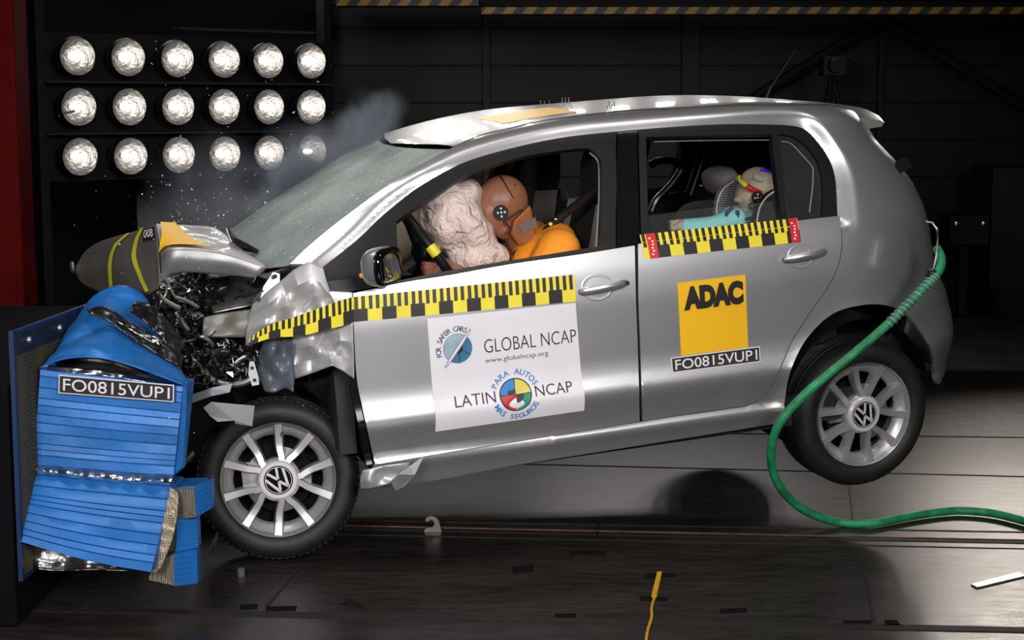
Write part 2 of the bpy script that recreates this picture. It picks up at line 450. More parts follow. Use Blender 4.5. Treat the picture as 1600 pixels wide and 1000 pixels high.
fl = MB(); fl.add([(-9, -3, 0), (9, -3, 0), (9, 10.05, 0), (-9, 10.05, 0)], [(0, 1, 2, 3)], FLOOR)
fl.add([(-9, 10.05, 0), (9, 10.05, 0), (9, 14, 0), (-9, 14, 0)], [(0, 1, 2, 3)], CONC)
tag(fl.build('floor', smooth=False), kind='structure')
n_trim = [0]
def trim(p0, p1, wd, m, h=.004, z0=-.001, ext=0):
    """thin strip let into the floor between two floor points"""
    n_trim[0] += 1
    a, b_ = Vector(p0), Vector(p1); d = (b_ - a).normalized(); a = a - d * ext; b_ = b_ + d * ext; n = Vector((-d.y, d.x, 0)) * wd / 2
    mb = MB(); mb.prism([a + n + Vector((0, 0, z0)), b_ + n + Vector((0, 0, z0)), b_ - n + Vector((0, 0, z0)), a - n + Vector((0, 0, z0))], (0, 0, h), m)
    return tag(mb.build('trim_%d' % n_trim[0], smooth=False), kind='structure')
trim(at_z(700, 829), at_z(1600, 848), .035, SEAM, ext=4)
trim(at_z(700, 826), at_z(1600, 845), .012, RUST, .008, ext=4)
trim(at_z(700, 816), at_z(1600, 832), .010, SEAM, ext=4)
trim(at_z(700, 839), at_z(1600, 858), .006, SEAM, ext=4)
trim(at_z(800, 968), at_z(1600, 985), .05, SEAM, ext=4)
trim(at_z(1460, 682), at_z(1600, 684), .02, SEAM, ext=4.5)
trim(at_z(1400, 740), at_z(1600, 745), .012, SEAM, ext=4.5)
trim(at_z(1500, 580), at_z(1600, 580), .02, SEAM, ext=5)
trim(at_z(1344, 864), at_z(1366, 972), .010, SEAM)
trim(at_z(472, 882), at_z(416, 948), .010, SEAM)
trim(at_z(1326, 750), at_z(1332, 812), .008, SEAM)
trim(at_z(936, 812), at_z(932, 842), .008, SEAM)
# back wall with long flat panels and posts
mb = MB(); mb.add([(-9, 13.5, -.1), (9, 13.5, -.1), (9, 13.5, 7), (-9, 13.5, 7)], [(0, 1, 2, 3)], WALLM)
for k in range(20): mb.box((1.9, 13.47, .3 + .3 * k), (12, .03, .285), WALLP)
tag(mb.build('wall_back', smooth=False), kind='structure')
for px, wpx in ((1078, 26), (1375, 8), (760, 10)):
    n_trim[0] += 1
    p = at_y(px, 150, 13.4); mb = MB(); mb.box((p.x, 13.40, 3.2), (wpx / 190, .06, 6.4), mat('post_grey', (.009, .009, .009), .6)); tag(mb.build('trim_%d' % n_trim[0], smooth=False), kind='structure')
# dark curtain wall on the left of the hall
mb = MB(); mb.box((-5.2, 12.9, 2.5), (7.6, .1, 5.0), mat('black_curtain', (.002, .002, .002), .9)); tag(mb.build('wall_left', smooth=False), kind='structure')

LINER = mat('arch_liner', (.008, .008, .008), .9, 0, .2, 30, spec=.1)
# ================================================================== CAR
car = empty('crashed_hatchback')
car.matrix_world = Matrix([[*CM[:, 0], 0], [*CM[:, 1], 0], [*CM[:, 2], 0], [0, 0, 0, 1]])
car.matrix_world = Matrix(((cx_[0], cy_[0], cz_[0], CO[0]), (cx_[1], cy_[1], cz_[1], CO[1]), (cx_[2], cy_[2], cz_[2], CO[2]), (0, 0, 0, 1)))
tag(car, 'silver five-door hatchback with its front end crushed into the blue barrier', 'car')

P_APIL_IN = [(452, 413), (490, 378), (550, 330), (640, 267), (708, 230)]
P_RAIL = [(708, 230), (755, 210), (795, 201), (837, 191), (900, 181.5), (1000, 171.5), (1150, 165.5), (1250, 164.5), (1300, 164.5), (1335, 172)]
P_FRAME = [(502, 414), (556, 372), (600, 331), (650, 292), (700, 262), (737, 244), (800, 226), (875, 210), (965, 200), (1050, 193), (1116, 190), (1194, 189), (1246, 192),
           (1267, 202), (1288, 225), (1303, 251), (1310, 277), (1312, 306), (1313, 334)]
P_DREAR = [(1313, 334), (1316, 380), (1310, 416), (1294, 449), (1273, 479), (1240, 530), (1228, 557), (1207, 602), (1192, 622), (1168, 635)]
P_DBOT = [(1168, 635), (1090, 646), (1003, 659), (700, 708), (584, 728)]
P_ARCH = [(1461, 598), (1459, 580), (1457, 555), (1445, 525), (1415, 490), (1385, 477), (1345, 477), (1300, 491), (1262, 527), (1240, 567), (1230, 600), (1225, 641)]
P_SILLB = [(1225, 660), (1100, 680), (800, 728), (700, 747), (570, 768)]

uv_frame = pathuv(P_FRAME); uv_rail = pathuv(P_RAIL)
a_in = pathuv(P_APIL_IN)
top_end = uv_rail[-1]
ue = UMAX - .04
q_b = uv(1467, 601); v_bumper = q_b[1]
rear_loop = [top_end + (ue - top_end[0]) * np.array([t, 0]) for t in np.linspace(0, 1, 12)[1:]] + [np.array([ue, vv]) for vv in np.linspace(top_end[1], v_bumper, 30)[1:]]
rear_loop += [np.array([uu, v_bumper]) for uu in np.linspace(ue, q_b[0], 14)[1:]]
arch = pathuv(P_ARCH)
sill = pathuv(P_SILLB)
aper = np.array(list(pathuv(P_DBOT[::-1])) + list(pathuv(P_DREAR[::-1]))[1:] + list(uv_frame[::-1])[1:])
shell = np.array(list(a_in) + list(uv_rail)[1:] + rear_loop + [q_b] + list(arch) + list(sill) + list(aper))
def recess(Q):
    d = dist_to(Q, uv_frame)
    rear = smooth01((Q[:, 0] + .55) / .35)
    return -(.018 + .012 * rear) * (1 - smooth01(d / (.045 + .03 * rear)))
panel('body_shell', shell, PAINT, car, step=.016, gap=0, flange=.012, defo=recess)
panel('body_shell', shell, CABIN, car, step=.03, gap=0, flange=.03, defo=recess, mirror=True)

# roof skin
v_r = uv_rail[:, 1]
roof = np.array(list(uv_rail) + [np.array([top_end[0] + .10, VMAX - .25]), np.array([top_end[0] + .13, VMAX])] + [np.array([uu, VMAX]) for uu in np.linspace(top_end[0] + .1, -1.62, 30)] + [np.array([-1.585, VMAX - .25])])
ro = panel('roof_panel', roof, PAINT, car, step=.02, gap=0, off=.002, flange=0)
bm = bmesh.new(); bm.from_mesh(ro.data); bmesh.ops.mirror(bm, geom=bm.verts[:] + bm.edges[:] + bm.faces[:], axis='Y', merge_dist=.004); bmesh.ops.recalc_face_normals(bm, faces=bm.faces)
for f in bm.faces: f.smooth = True
bm.to_mesh(ro.data); bm.free()
panel('headliner', roof, CABIN, car, step=.05, gap=.01, off=-.03, flange=0)
panel('headliner', roof, CABIN, car, step=.05, gap=.01, off=-.03, flange=0, mirror=True)

# doors
P_BELT_F = [(993, 382), (900, 397), (800, 411), (700, 429), (625, 441), (551, 457)]
fd = outline(P_BELT_F + [(551, 504), (556, 590), (568, 650), (585, 727), (700, 708), (1001, 659.5), (998, 548), (995, 470)])
front_door = panel('front_door', fd, PAINT, car, step=.02, gap=.003)
P_BELT_R = [(1313, 336), (1251, 343), (1120, 362), (996, 380)]
rd = np.array(list(pathuv(P_BELT_R)) + list(pathuv([(996, 380), (996.5, 470), (999.5, 548), (1003, 659)]))[1:] + list(pathuv([(1003, 659), (1090, 646), (1168, 635)]))[1:] + list(pathuv(P_DREAR[::-1]))[1:-1])
rear_door = panel('rear_door', rd, PAINT, car, step=.02, gap=.003)
# black door frames with their openings
ffo = outline([(517, 462), (502, 415), (556, 373), (600, 332), (650, 293), (700, 263), (737, 245), (800, 227), (875, 211), (965, 201), (965, 386), (900, 397), (800, 411), (700, 429), (625, 441), (551, 455)])
ffh = outline([(620, 342), (650, 321), (675, 307), (725, 274), (775, 255), (825, 241), (887, 232), (922, 230), (935, 237), (941, 252), (942, 295), (940, 382), (800, 405), (700, 422), (625, 437)])
panel('window_frame', ffo, BLACKTRIM, front_door, holes=[ffh], step=.02, gap=.001, off=-.018, flange=.035)
bpo = outline([(967, 200.5), (998, 197), (1004, 379), (966, 386)])
panel('pillar_trim', bpo, GLOSSBLACK, car, step=.02, gap=.002, off=-.020, flange=.03)
rfo = outline([(1000, 197), (1050, 194), (1116, 191), (1194, 190), (1246, 193), (1267, 203), (1288, 226), (1303, 252), (1310, 278), (1312, 307), (1313, 335), (1251, 343), (1120, 362), (1005, 379)])
rfh1 = outline([(1013, 211), (1100, 209), (1209, 207), (1215, 260), (1226, 345), (1120, 361), (1018, 376), (1015, 290)])
rfh2 = outline([(1219, 207), (1241, 210), (1261, 222), (1278, 242), (1287, 264), (1290, 300), (1288, 335), (1235, 342)])
panel('window_frame', rfo, BLACKTRIM, rear_door, holes=[rfh1, rfh2], step=.02, gap=.001, off=-.022, flange=.035)
# far side frames and doors, seen through the openings
for nm, o_, h_ in (('window_frame', ffo, [ffh]), ('window_frame', rfo, [rfh1, rfh2])):
    panel(nm, o_, LINER, car, holes=h_, step=.03, gap=.001, off=-.018, flange=.06, mirror=True)
for nm, o_ in (('door_panel', fd), ('door_panel', rd), ('pillar_trim', bpo)):
    panel(nm, o_, CABIN, car, step=.04, gap=.0, off=-.03, flange=.0, mirror=True)
panel('door_panel', fd, CABIN, front_door, step=.04, gap=.01, off=-.10, flange=0)
panel('door_panel', rd, CABIN, rear_door, step=.04, gap=.01, off=-.10, flange=0)
GLASS = mat('tinted_glass', (.75, .8, .8), .03, 0, .02, 5, alpha=.03, spec=.1)
panel('window_glass', rfh2, GLASS, rear_door, step=.03, gap=-.006, off=-.04, flange=0)

# underbody, wheel housings
mb = MB()
mb.box((-.95, 0, .34), (1.9, 1.40, .12), DARKMETAL)
mb.box((-.55, 0, .42), (.9, 1.3, .30), DARKMETAL)
mb.box((.20, 0, .44), (.25, 1.0, .20), DARKMETAL)
mb.build('underbody', car, smooth=False)
mb = MB()
P = []
for k in range(25):
    q = radians(14 + 180 * k / 24); P.append([(.35 * cos(q), yy, .315 + .355 * sin(q)) for yy in ((-.64 if q < radians(75) else -.75), -.60, -.40)])
mb.grid(P, LINER)
P = [[(r * cos(radians(14 + 180 * k / 24)), -.40, .315 + r * sin(radians(14 + 180 * k / 24))) for r in (.02, .36)] for k in range(25)]
mb.grid(P, LINER)
mb.build('wheel_housing', car)

# ------------------------------------------------------------------ wheels
CAPMAT = mat('cap_silver', (.74, .74, .74), .3, .35, .02, 10)
def make_wheel(C, ax, spin, logo_spin, steel_hub=True):
    """wheel built about the outward axis -Z' ; C in car space, ax outward axis in car space"""
    wr = empty('wheel', (0, 0, 0), car)
    ax = Vector(ax).normalized()
    up = Vector((0, 0, 1)); X = up.cross(ax).normalized() * -1; Z = ax.cross(X) * -1
    # local frame: x to the right seen from outside, y up, z outward
    Xr = Vector((1, 0, 0)); Xr = (Xr - ax * Xr.dot(ax)).normalized(); Yr = ax.cross(Xr)
    wr.matrix_local = Matrix(((Xr.x, Yr.x, ax.x, C[0]), (Xr.y, Yr.y, ax.y, C[1]), (Xr.z, Yr.z, ax.z, C[2]), (0, 0, 0, 1)))
    R = .292; A = (0, 0, 1)
    t = MB()
    prof = [(.202, -.004), (.212, .006), (.228, .012), (.25, .013), (.268, .006), (.280, -.008), (.287, -.022)]
    for k, zc in enumerate((-.035, -.065, -.095, -.125, -.155)):
        if k: prof += [(R - .001, zc + .019), (R - .009, zc + .017), (R - .009, zc + .013), (R - .001, zc + .011)]
        else: prof += [(R - .001, zc + .006)]
    prof += [(.287, -.172), (.275, -.188), (.25, -.195), (.215, -.190), (.200, -.18)]
    t.lathe(prof, RUBBER, ax=A, seg=96)
    # tread sipes: short blocks across the shoulders
    for k in range(72):
        q = 2 * pi * k / 72
        for z0, z1 in ((-.018, -.036), (-.160, -.176)):
            M_ = Matrix.Rotation(q, 3, 'Z')
            t.box(M_ @ Vector((.2832, 0, (z0 + z1) / 2)), (.008, .013, abs(z1 - z0)), RUBBER, M_)
    t.build('tyre', wr)
    r = MB()
    r.lathe([(.186, -.165), (.190, -.03), (.197, -.006), (.2045, .004), (.2055, -.004), (.203, -.012)], ALLOY, ax=A, seg=96)
    r.lathe([(.1965, -.004), (.186, -.022), (.178, -.030), (.172, -.034)], ALLOY, ax=A, seg=96)
    # ten spokes in five pairs that meet at the hub
    for k in range(5):
        th = spin + 2 * pi * k / 5
        for sgn in (-1, 1):
            path = [(.060, 7), (.084, 10), (.106, 15.0), (.13, 16.8), (.165, 17.6), (.1985, 18.2)]
            secs = []
            wid = [.013, .0125, .0125, .0135, .0145, .0160]; zt = [-.002, -.004, -.010, -.012, -.008, -.001]
            pts = [Vector((rr * cos(th + sgn * radians(dg)), rr * sin(th + sgn * radians(dg)), 0)) for rr, dg in path]
            V = []
            for i, p in enumerate(pts):
                d = (pts[min(i + 1, 5)] - pts[max(i - 1, 0)]).normalized(); n = Vector((-d.y, d.x, 0))
                wv = wid[i]
                for (a, z) in ((-wv * 1.25, -.045), (-wv * 1.1, zt[i] - .012), (-wv * .82, zt[i]), (wv * .82, zt[i]), (wv * 1.1, zt[i] - .012), (wv * 1.25, -.045)):
                    V.append(p + n * a + Vector((0, 0, z)))
            F = [(i * 6 + j, i * 6 + j + 1, (i + 1) * 6 + j + 1, (i + 1) * 6 + j) for i in range(5) for j in range(5)]
            r.add(V, F, ALLOY)
        # web between the two spokes of a pair
        a0 = th; V = []
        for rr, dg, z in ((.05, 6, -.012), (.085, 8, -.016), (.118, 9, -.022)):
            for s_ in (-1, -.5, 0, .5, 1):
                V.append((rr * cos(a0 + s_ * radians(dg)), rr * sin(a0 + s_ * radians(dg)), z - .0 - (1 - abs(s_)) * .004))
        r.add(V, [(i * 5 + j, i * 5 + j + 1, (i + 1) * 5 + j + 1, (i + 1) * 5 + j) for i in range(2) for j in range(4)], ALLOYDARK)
        # flat recess of the rim between the spoke ends
        for (c0, hw) in ((th, 16.5), (th + pi / 5, 16.5)):
            V = []
            for rr, z in ((.1965, -.010), (.182, -.020), (.168, -.030), (.160, -.046)):
                for s_ in np.linspace(-1, 1, 7):
                    q = c0 + s_ * radians(hw); rr2 = rr - (.004 if rr < .165 else 0) * (abs(s_) ** 2)
                    V.append((rr2 * cos(q), rr2 * sin(q), z))
            r.add(V, [(i * 7 + j, i * 7 + j + 1, (i + 1) * 7 + j + 1, (i + 1) * 7 + j) for i in range(3) for j in range(6)], ALLOY)
    r.lathe([(0, -.006), (.070, -.008), (.078, -.016), (.080, -.045)], ALLOY, ax=A, seg=64)
    r.build('rim', wr, autos=30)
    b = MB()
    b.lathe([(0, -.085), (.125, -.085), (.125, -.10), (0, -.10)], LINER, ax=A, seg=48)
    b.lathe([(.10, -.12), (.188, -.12)], LINER, ax=A, seg=48)
    b.box((-.10, .02, -.065), (.055, .10, .04), STEEL if steel_hub else DARKMETAL)
    b.build('brake_disc', wr)
    c = MB()
    c.lathe([(0, .004), (.052, .004), (.0525, .006), (.064, .006), (.069, .002), (.0715, -.006), (.0715, -.03)], CAPMAT, ax=A, seg=64)
    cap = c.build('hub_cap', wr)
    e = MB()
    e.lathe([(0, .0050), (.0515, .0050)], GLOSSBLACK, ax=A, seg=48)
    e.build('emblem_ground', cap)
    # round emblem: a V over a W inside a ring
    g = MB(); cl, sl = cos(logo_spin), sin(logo_spin)
    def st(p, q, wd=.0092):
        p, q = Vector((*p, 0)), Vector((*q, 0)); d = (q - p).normalized(); n = Vector((-d.y, d.x, 0)) * wd / 2
        pts = [p + n, q + n, q - n, p - n]
        pts = [Vector((v.x * cl - v.y * sl, v.x * sl + v.y * cl, .0052)) for v in pts]
        g.prism(pts, (0, 0, .0012), CAPMAT)
    k_ = .046
    st((-.42 * k_, .90 * k_), (-.02 * k_, .08 * k_)); st((.42 * k_, .90 * k_), (.02 * k_, .08 * k_))
    st((-.80 * k_, .58 * k_), (-.36 * k_, -.86 * k_)); st((-.40 * k_, -.86 * k_), (.0, -.10 * k_))
    st((.80 * k_, .58 * k_), (.36 * k_, -.86 * k_)); st((.40 * k_, -.86 * k_), (.0, -.10 * k_))
    g.lathe([(.0455, .0052), (.0455, .0064), (.0475, .0064), (.0475, .0052)], CAPMAT, ax=A, seg=48)
    g.build('emblem', cap, smooth=False)
    v = MB(); v.tube([(.148 * cos(-1.75), .148 * sin(-1.75), -.02), (.145 * cos(-1.75), .145 * sin(-1.75), .0)], .004, DARKMETAL, 8)
    v.build('valve', wr)
    return wr
Crear = w2car(CO * 0 + np.array([1.364, 6.25, CAMH - 1.182]))[0]
axr = CM @ np.array([sin(radians(19)) * cos(radians(-3)), -cos(radians(19)) * cos(radians(-3)), sin(radians(-3))])
make_wheel(Crear, axr, radians(81.5), radians(21))
Cfr = w2car(np.array([-.8327, 5.7176, CAMH - 1.3189]))[0]
axf = CM @ np.array([sin(radians(8)) * cos(radians(5)), -cos(radians(8)) * cos(radians(5)), sin(radians(5))])
make_wheel(Cfr, axf, radians(66), radians(29))
# far side wheels
for (xx, zz) in ((0, .292), (-2.42, .292)):
    t = MB(); t.lathe([(.19, .0), (.25, .013), (.287, -.022), (.292, -.09), (.287, -.17), (.2, -.19)], RUBBER, C=(xx, .735, zz), ax=(0, 1, 0), seg=48)
    t.lathe([(0, -.05), (.19, -.03)], ALLOYDARK, C=(xx, .735, zz), ax=(0, 1, 0), seg=32)
    t.build('wheel', car)

# ------------------------------------------------------------------ stickers, tapes, lettering
def text2d(s, bold=0.0):
    c = bpy.data.curves.new('lettering', 'FONT'); c.body = s; c.size = 1; c.resolution_u = 4; c.offset = bold
    o = bpy.data.objects.new('lettering', c); COL.objects.link(o); bpy.context.view_layer.update()
    me = bpy.data.meshes.new_from_object(o); COL.objects.unlink(o); bpy.data.objects.remove(o)
    V = np.array([v.co[:2] for v in me.vertices]); F = [tuple(p.vertices) for p in me.polygons]
    bpy.data.meshes.remove(me)
    return V, F
class Decal:
    """flat marks laid on a surface; fn(s, t, lift) gives the 3D point"""
    def __init__(s, fn): s.fn = fn; s.b = MB()
    def pts(s, P, lift): return [s.fn(a, b, lift) for a, b in P]
    def rect(s, s0, t0, s1, t1, m, lift=.0008, n=1, k=1):
        P = [(s0 + (s1 - s0) * i / n, t0 + (t1 - t0) * j / k) for i in range(n + 1) for j in range(k + 1)]
        s.b.add(s.pts(P, lift), [(i * (k + 1) + j, (i + 1) * (k + 1) + j, (i + 1) * (k + 1) + j + 1, i * (k + 1) + j + 1) for i in range(n) for j in range(k)], m)
    def poly(s, P, m, lift=.0008):
        s.b.add(s.pts(P, lift), [tuple(range(len(P)))], m)
    def text(s, txt, s0, t0, s1, t1, m, lift=.0026, bold=0.0, shear=0.0):
        V, F = text2d(txt, bold); lo, hi = V.min(0), V.max(0); Q = (V - lo) / (hi - lo)
        s.b.add([s.fn(s0 + (s1 - s0) * q[0] + shear * q[1], t0 + (t1 - t0) * q[1], lift) for q in Q], F, m)
    def arc_text(s, txt, c, r, a0, a1, h, asp, m, lift=.0030, bold=0.0, inside=False):
        """letters along a circle; asp = width of the decal over its height"""
        n = len(txt)
        for i, ch in enumerate(txt):
            if ch == ' ': continue
            a = radians(a0 + (a1 - a0) * i / max(1, n - 1))
            V, F = text2d(ch, bold); mid = (V[:, 0].min() + V[:, 0].max()) / 2
            V = (V - [mid, 0]) * h / .72
            rot = a - pi / 2 if not inside else a + pi / 2
            rr = r if not inside else r + h
            P = []
            for q in V:
                x = q[0] * cos(rot) - q[1] * sin(rot) + rr * cos(a); y = q[0] * sin(rot) + q[1] * cos(rot) + rr * sin(a)
                P.append(s.fn(c[0] + x / asp, c[1] + y, lift))
            s.b.add(P, F, m)
    def build(s, name, parent): return s.b.build(name, parent, smooth=True, autos=60)
def uv_map(c):
    """bilinear map over four photo corners (bottom left, bottom right, top right, top left) laid on the body side"""
    q = [uv(*p) for p in c]
    def fn(s, t, lift):
        p = q[0] * (1 - s) * (1 - t) + q[1] * s * (1 - t) + q[2] * s * t + q[3] * (1 - s) * t
        return S(p[0], p[1]) + normal(np.array([p[0]]), np.array([p[1]]))[0] * (lift + .0015)
    return fn
def ruler(d, n, mats=(YELLOWTAPE, BLACKTAPE), first=0):
    """yellow strip, black blocks below, black ticks above"""
    d.rect(0, 0, 1, 1, mats[0], 0, n * 3, 3)
    for i in range(n):
        if i % 2 == first: d.rect(i / n, 0, (i + 1) / n, .5, mats[1], .0007, 3, 1)
        for k in (.10, .58): d.rect((i + k) / n, .46, (i + k + .25) / n, 1, mats[1], .0009)

t = Decal(uv_map([(552, 503), (900, 471), (897, 429), (551, 464)])); ruler(t, 16); tape = t.build('measuring_tape', car)
t = Decal(uv_map([(1007, 405), (1251, 378), (1245, 341), (999, 367)])); ruler(t, 12, first=1)
t2 = t; tp = t.build('measuring_tape', car)
for s0 in (.035, .94):
    r = Decal(t2.fn); r.rect(s0, -.01, s0 + .055, 1.01, REDTAPE, .002, 1, 3)
    rnd = random.Random(3)
    for k in range(6):
        a, b = rnd.uniform(.01, .035), .12 + .13 * k
        r.rect(s0 + a, b, s0 + a + .012, b + .07, WHITE, .003)
    r.build('red_tape', tp)

# white sponsor sheet on the front door
fn = uv_map([(680, 674), (912.5, 641), (899, 473), (667, 498)])
st = Decal(fn); st.rect(0, 0, 1, 1, WHITE, .0008, 24, 50); sheet = st.build('sponsor_sticker', car)
ASP = 1.36
L = Decal(fn)
L.text('GLOBAL NCAP', .36, .645, .985, .765, INK, bold=-.012)
L.build('lettering', sheet); L = Decal(fn)
L.text('www.globalncap.org', .36, .545, .785, .60, INK, bold=-.008)
L.build('lettering', sheet); L = Decal(fn)
L.text('LATIN', .135, .20, .405, .30, INK, bold=-.004)
L.build('lettering', sheet); L = Decal(fn)
L.text('NCAP', .672, .20, .925, .30, INK, bold=-.004)
L.build('lettering', sheet); L = Decal(fn)
L.arc_text('FOR SAFER CARS', (.185, .715), .150, 196, 62, .048, ASP, INK)
c2 = (.54, .245)
L.build('lettering', sheet); L = Decal(fn)
L.arc_text('PARA AUTOS', c2, .182, 152, 24, .052, ASP, INKBLUE, bold=.012)
L.build('lettering', sheet); L = Decal(fn)
L.arc_text('MAS SEGUROS', c2, .172, 208, 330, .052, ASP, INKBLUE, bold=.012, inside=True)
L.build('lettering', sheet)
G = Decal(fn)
def sector(dd, c, r0, r1, a0, a1, m, lift=.0012, n=16):
    A = [radians(a0 + (a1 - a0) * i / n) for i in range(n + 1)]
    P = [(c[0] + r1 * cos(a) / ASP, c[1] + r1 * sin(a)) for a in A] + [(c[0] + r0 * cos(a) / ASP, c[1] + r0 * sin(a)) for a in A]
    k = n + 1
    dd.b.add(dd.pts(P, lift), [(i, i + 1, k + i + 1, k + i) for i in range(n)], m)
LYEL = mat('print_yellow', (.66, .58, .10), .5); LRED = mat('print_red', (.52, .03, .03), .5); LGRN = mat('print_green', (.012, .22, .13), .5); LBLU = mat('print_blue', (.02, .20, .55), .5)
sector(G, c2, 0, .148, 0, 360, INK, .0020, 40)
for a0, m_ in ((2, LYEL), (92, LBLU), (182, LRED), (272, LGRN)): sector(G, c2, .006, .137, a0, a0 + 86, m_, .0028)
for a0 in (92, 272): sector(G, c2, .004, .075, a0 - 1, a0 + 87, INK, .0036)
G.build('quartered_emblem', sheet); G = Decal(fn)
# globe with a ring across it
gb = (.185, .715)
GB1 = mat('print_globe_blue', (.025, .10, .20), .4, col2=(.05, .19, .34)); GB2 = mat('print_globe_light', (.22, .36, .48), .4, col2=(.42, .50, .56)); GREYI = mat('print_grey', (.25, .24, .27), .5)
sector(G, gb, 0, .130, 0, 360, GB1, .0020, 40)
sector(G, gb, 0, .127, 48, 228, GB2, .0028, 24)
sector(G, gb, 0, .045, -132, 48, INK, .0032, 16)
for a in (-30, -85):
    x, y = cos(radians(a)), sin(radians(a))
    G.poly([(gb[0] + x * .04 / ASP - y * .003 / ASP, gb[1] + y * .04 + x * .003), (gb[0] + x * .126 / ASP - y * .003 / ASP, gb[1] + y * .126 + x * .003), (gb[0] + x * .126 / ASP + y * .003 / ASP, gb[1] + y * .126 - x * .003), (gb[0] + x * .04 / ASP + y * .003 / ASP, gb[1] + y * .04 - x * .003)], INK, .0034)
ang = radians(51); N_ = 40
for (ra, rb, m_, lf) in ((.205, .018, GREYI, .0036), (.190, .010, WHITE, .0042)):
    G.poly([(gb[0] + (ra * cos(q) * cos(ang) - rb * sin(q) * sin(ang)) / ASP, gb[1] + ra * cos(q) * sin(ang) + rb * sin(q) * cos(ang)) for q in np.linspace(0, 2 * pi, N_, endpoint=False)], m_, lf)
G.build('globe_emblem', sheet)

# yellow club sticker and number plate sticker on the rear door
fn = uv_map([(1064, 556), (1169, 543), (1164, 429), (1058, 442)])
d = Decal(fn); d.rect(0, 0, 1, 1, ADACYEL, 0, 6, 6); ys = d.build('club_sticker', car)
d = Decal(fn); d.text('ADAC', .075, .61, .955, .935, INK, bold=.075); d.build('lettering', ys)
def number_sign(fn, parent, asp):
    d = Decal(fn); d.rect(0, 0, 1, 1, WHITE, .001, 8, 2); d.rect(.010, .06, .990, .94, INK, .0022, 8, 2); o = d.build('number_sign', parent)
    d = Decal(fn); d.text('FO0815VUP1', .04, .17, .965, .83, WHITE, .0034, bold=.004); d.build('lettering', o)
    return o
number_sign(uv_map([(1050, 583), (1188, 565.5), (1186.5, 541), (1048, 559)]), car, 6)

# ------------------------------------------------------------------ windscreen
near = curve_pts([S(*q) + np.array([0, .012, -.006]) for q in (uv(452, 413), uv(490, 378), uv(550, 330), uv(640, 267), uv(706, 231))], 8)
n_ = len(near); ct = S(-1.625, VMAX - .003) + np.array([0, 0, -.004])
P = []
for i, a in enumerate(near):
    s_ = i / (n_ - 1); b = a * [1, -1, 1]; row = []
    top_b = ct - (near[-1] * [1, 0, 1]); low_b = np.array([-.20, 0, -.05])
    bul = low_b * (1 - s_) + top_b * s_
    for k in range(25):
        t_ = k / 24; q = 2 * t_ - 1
        row.append(a * (1 - t_) + b * t_ + bul * (1 - abs(q) ** 2.3))
    P.append(row)
WS = P
m = bpy.data.materials.new('cracked_glass'); m.use_nodes = True; nt = m.node_tree; b = nt.nodes['Principled BSDF']
tc = nt.nodes.new('ShaderNodeTexCoord')
mp = nt.nodes.new('ShaderNodeMapping'); mp.inputs['Scale'].default_value = (14, 40, 14); nt.links.new(tc.outputs['Object'], mp.inputs['Vector'])
vo = nt.nodes.new('ShaderNodeTexVoronoi'); vo.feature = 'DISTANCE_TO_EDGE'; vo.inputs['Scale'].default_value = 1.0; nt.links.new(mp.outputs['Vector'], vo.inputs['Vector'])
nz = nt.nodes.new('ShaderNodeTexNoise'); nz.inputs['Scale'].default_value = 5; nz.inputs['Detail'].default_value = 8; nt.links.new(tc.outputs['Object'], nz.inputs['Vector'])
nz2 = nt.nodes.new('ShaderNodeTexNoise'); nz2.inputs['Scale'].default_value = 70; nz2.inputs['Detail'].default_value = 2; nt.links.new(tc.outputs['Object'], nz2.inputs['Vector'])
cr = nt.nodes.new('ShaderNodeValToRGB'); cr.color_ramp.elements[0].position = 0; cr.color_ramp.elements[1].position = .03; cr.color_ramp.elements[0].color = (1, 1, 1, 1); cr.color_ramp.elements[1].color = (0, 0, 0, 1)
nt.links.new(vo.outputs['Distance'], cr.inputs['Fac'])
r2 = nt.nodes.new('ShaderNodeValToRGB'); r2.color_ramp.elements[0].position = .58; r2.color_ramp.elements[1].position = .66; nt.links.new(nz2.outputs['Fac'], r2.inputs['Fac'])
mu = nt.nodes.new('ShaderNodeMath'); mu.operation = 'MULTIPLY'; nt.links.new(cr.outputs['Color'], mu.inputs[0]); nt.links.new(r2.outputs['Color'], mu.inputs[1])
r3 = nt.nodes.new('ShaderNodeMapRange'); r3.inputs['From Min'].default_value = .3; r3.inputs['From Max'].default_value = .7; r3.inputs['To Min'].default_value = .42; r3.inputs['To Max'].default_value = .66; nt.links.new(nz.outputs['Fac'], r3.inputs['Value'])
ad = nt.nodes.new('ShaderNodeMath'); ad.operation = 'ADD'; ad.use_clamp = True; nt.links.new(mu.outputs[0], ad.inputs[0]); nt.links.new(r3.outputs['Result'], ad.inputs[1]); nt.links.new(ad.outputs[0], b.inputs['Alpha'])
mx = nt.nodes.new('ShaderNodeMix'); mx.data_type = 'RGBA'; mx.inputs['A'].default_value = (.42, .50, .465, 1); mx.inputs['B'].default_value = (.8, .85, .85, 1)
nt.links.new(mu.outputs[0], mx.inputs['Factor']); nt.links.new(mx.outputs['Result'], b.inputs['Base Color'])
b.inputs['Roughness'].default_value = .32; b.inputs['Specular IOR Level'].default_value = .10
bp = nt.nodes.new('ShaderNodeBump'); bp.inputs['Strength'].default_value = .25; bp.inputs['Distance'].default_value = .02; nt.links.new(nz.outputs['Fac'], bp.inputs['Height']); nt.links.new(bp.outputs['Normal'], b.inputs['Normal'])
CRACK = m
mb = MB(); mb.grid(P, CRACK); wscr = mb.build('windscreen', car)
# interior mirror behind the glass
mb = MB(); mb.box((-1.52, -.02, 1.30), (.04, .20, .07), CABIN); mb.box((-1.53, 0, 1.36), (.03, .03, .08), CABINGREY)
bevel_mod(mb.build('rear_view_mirror', car, smooth=False), .012, 3)

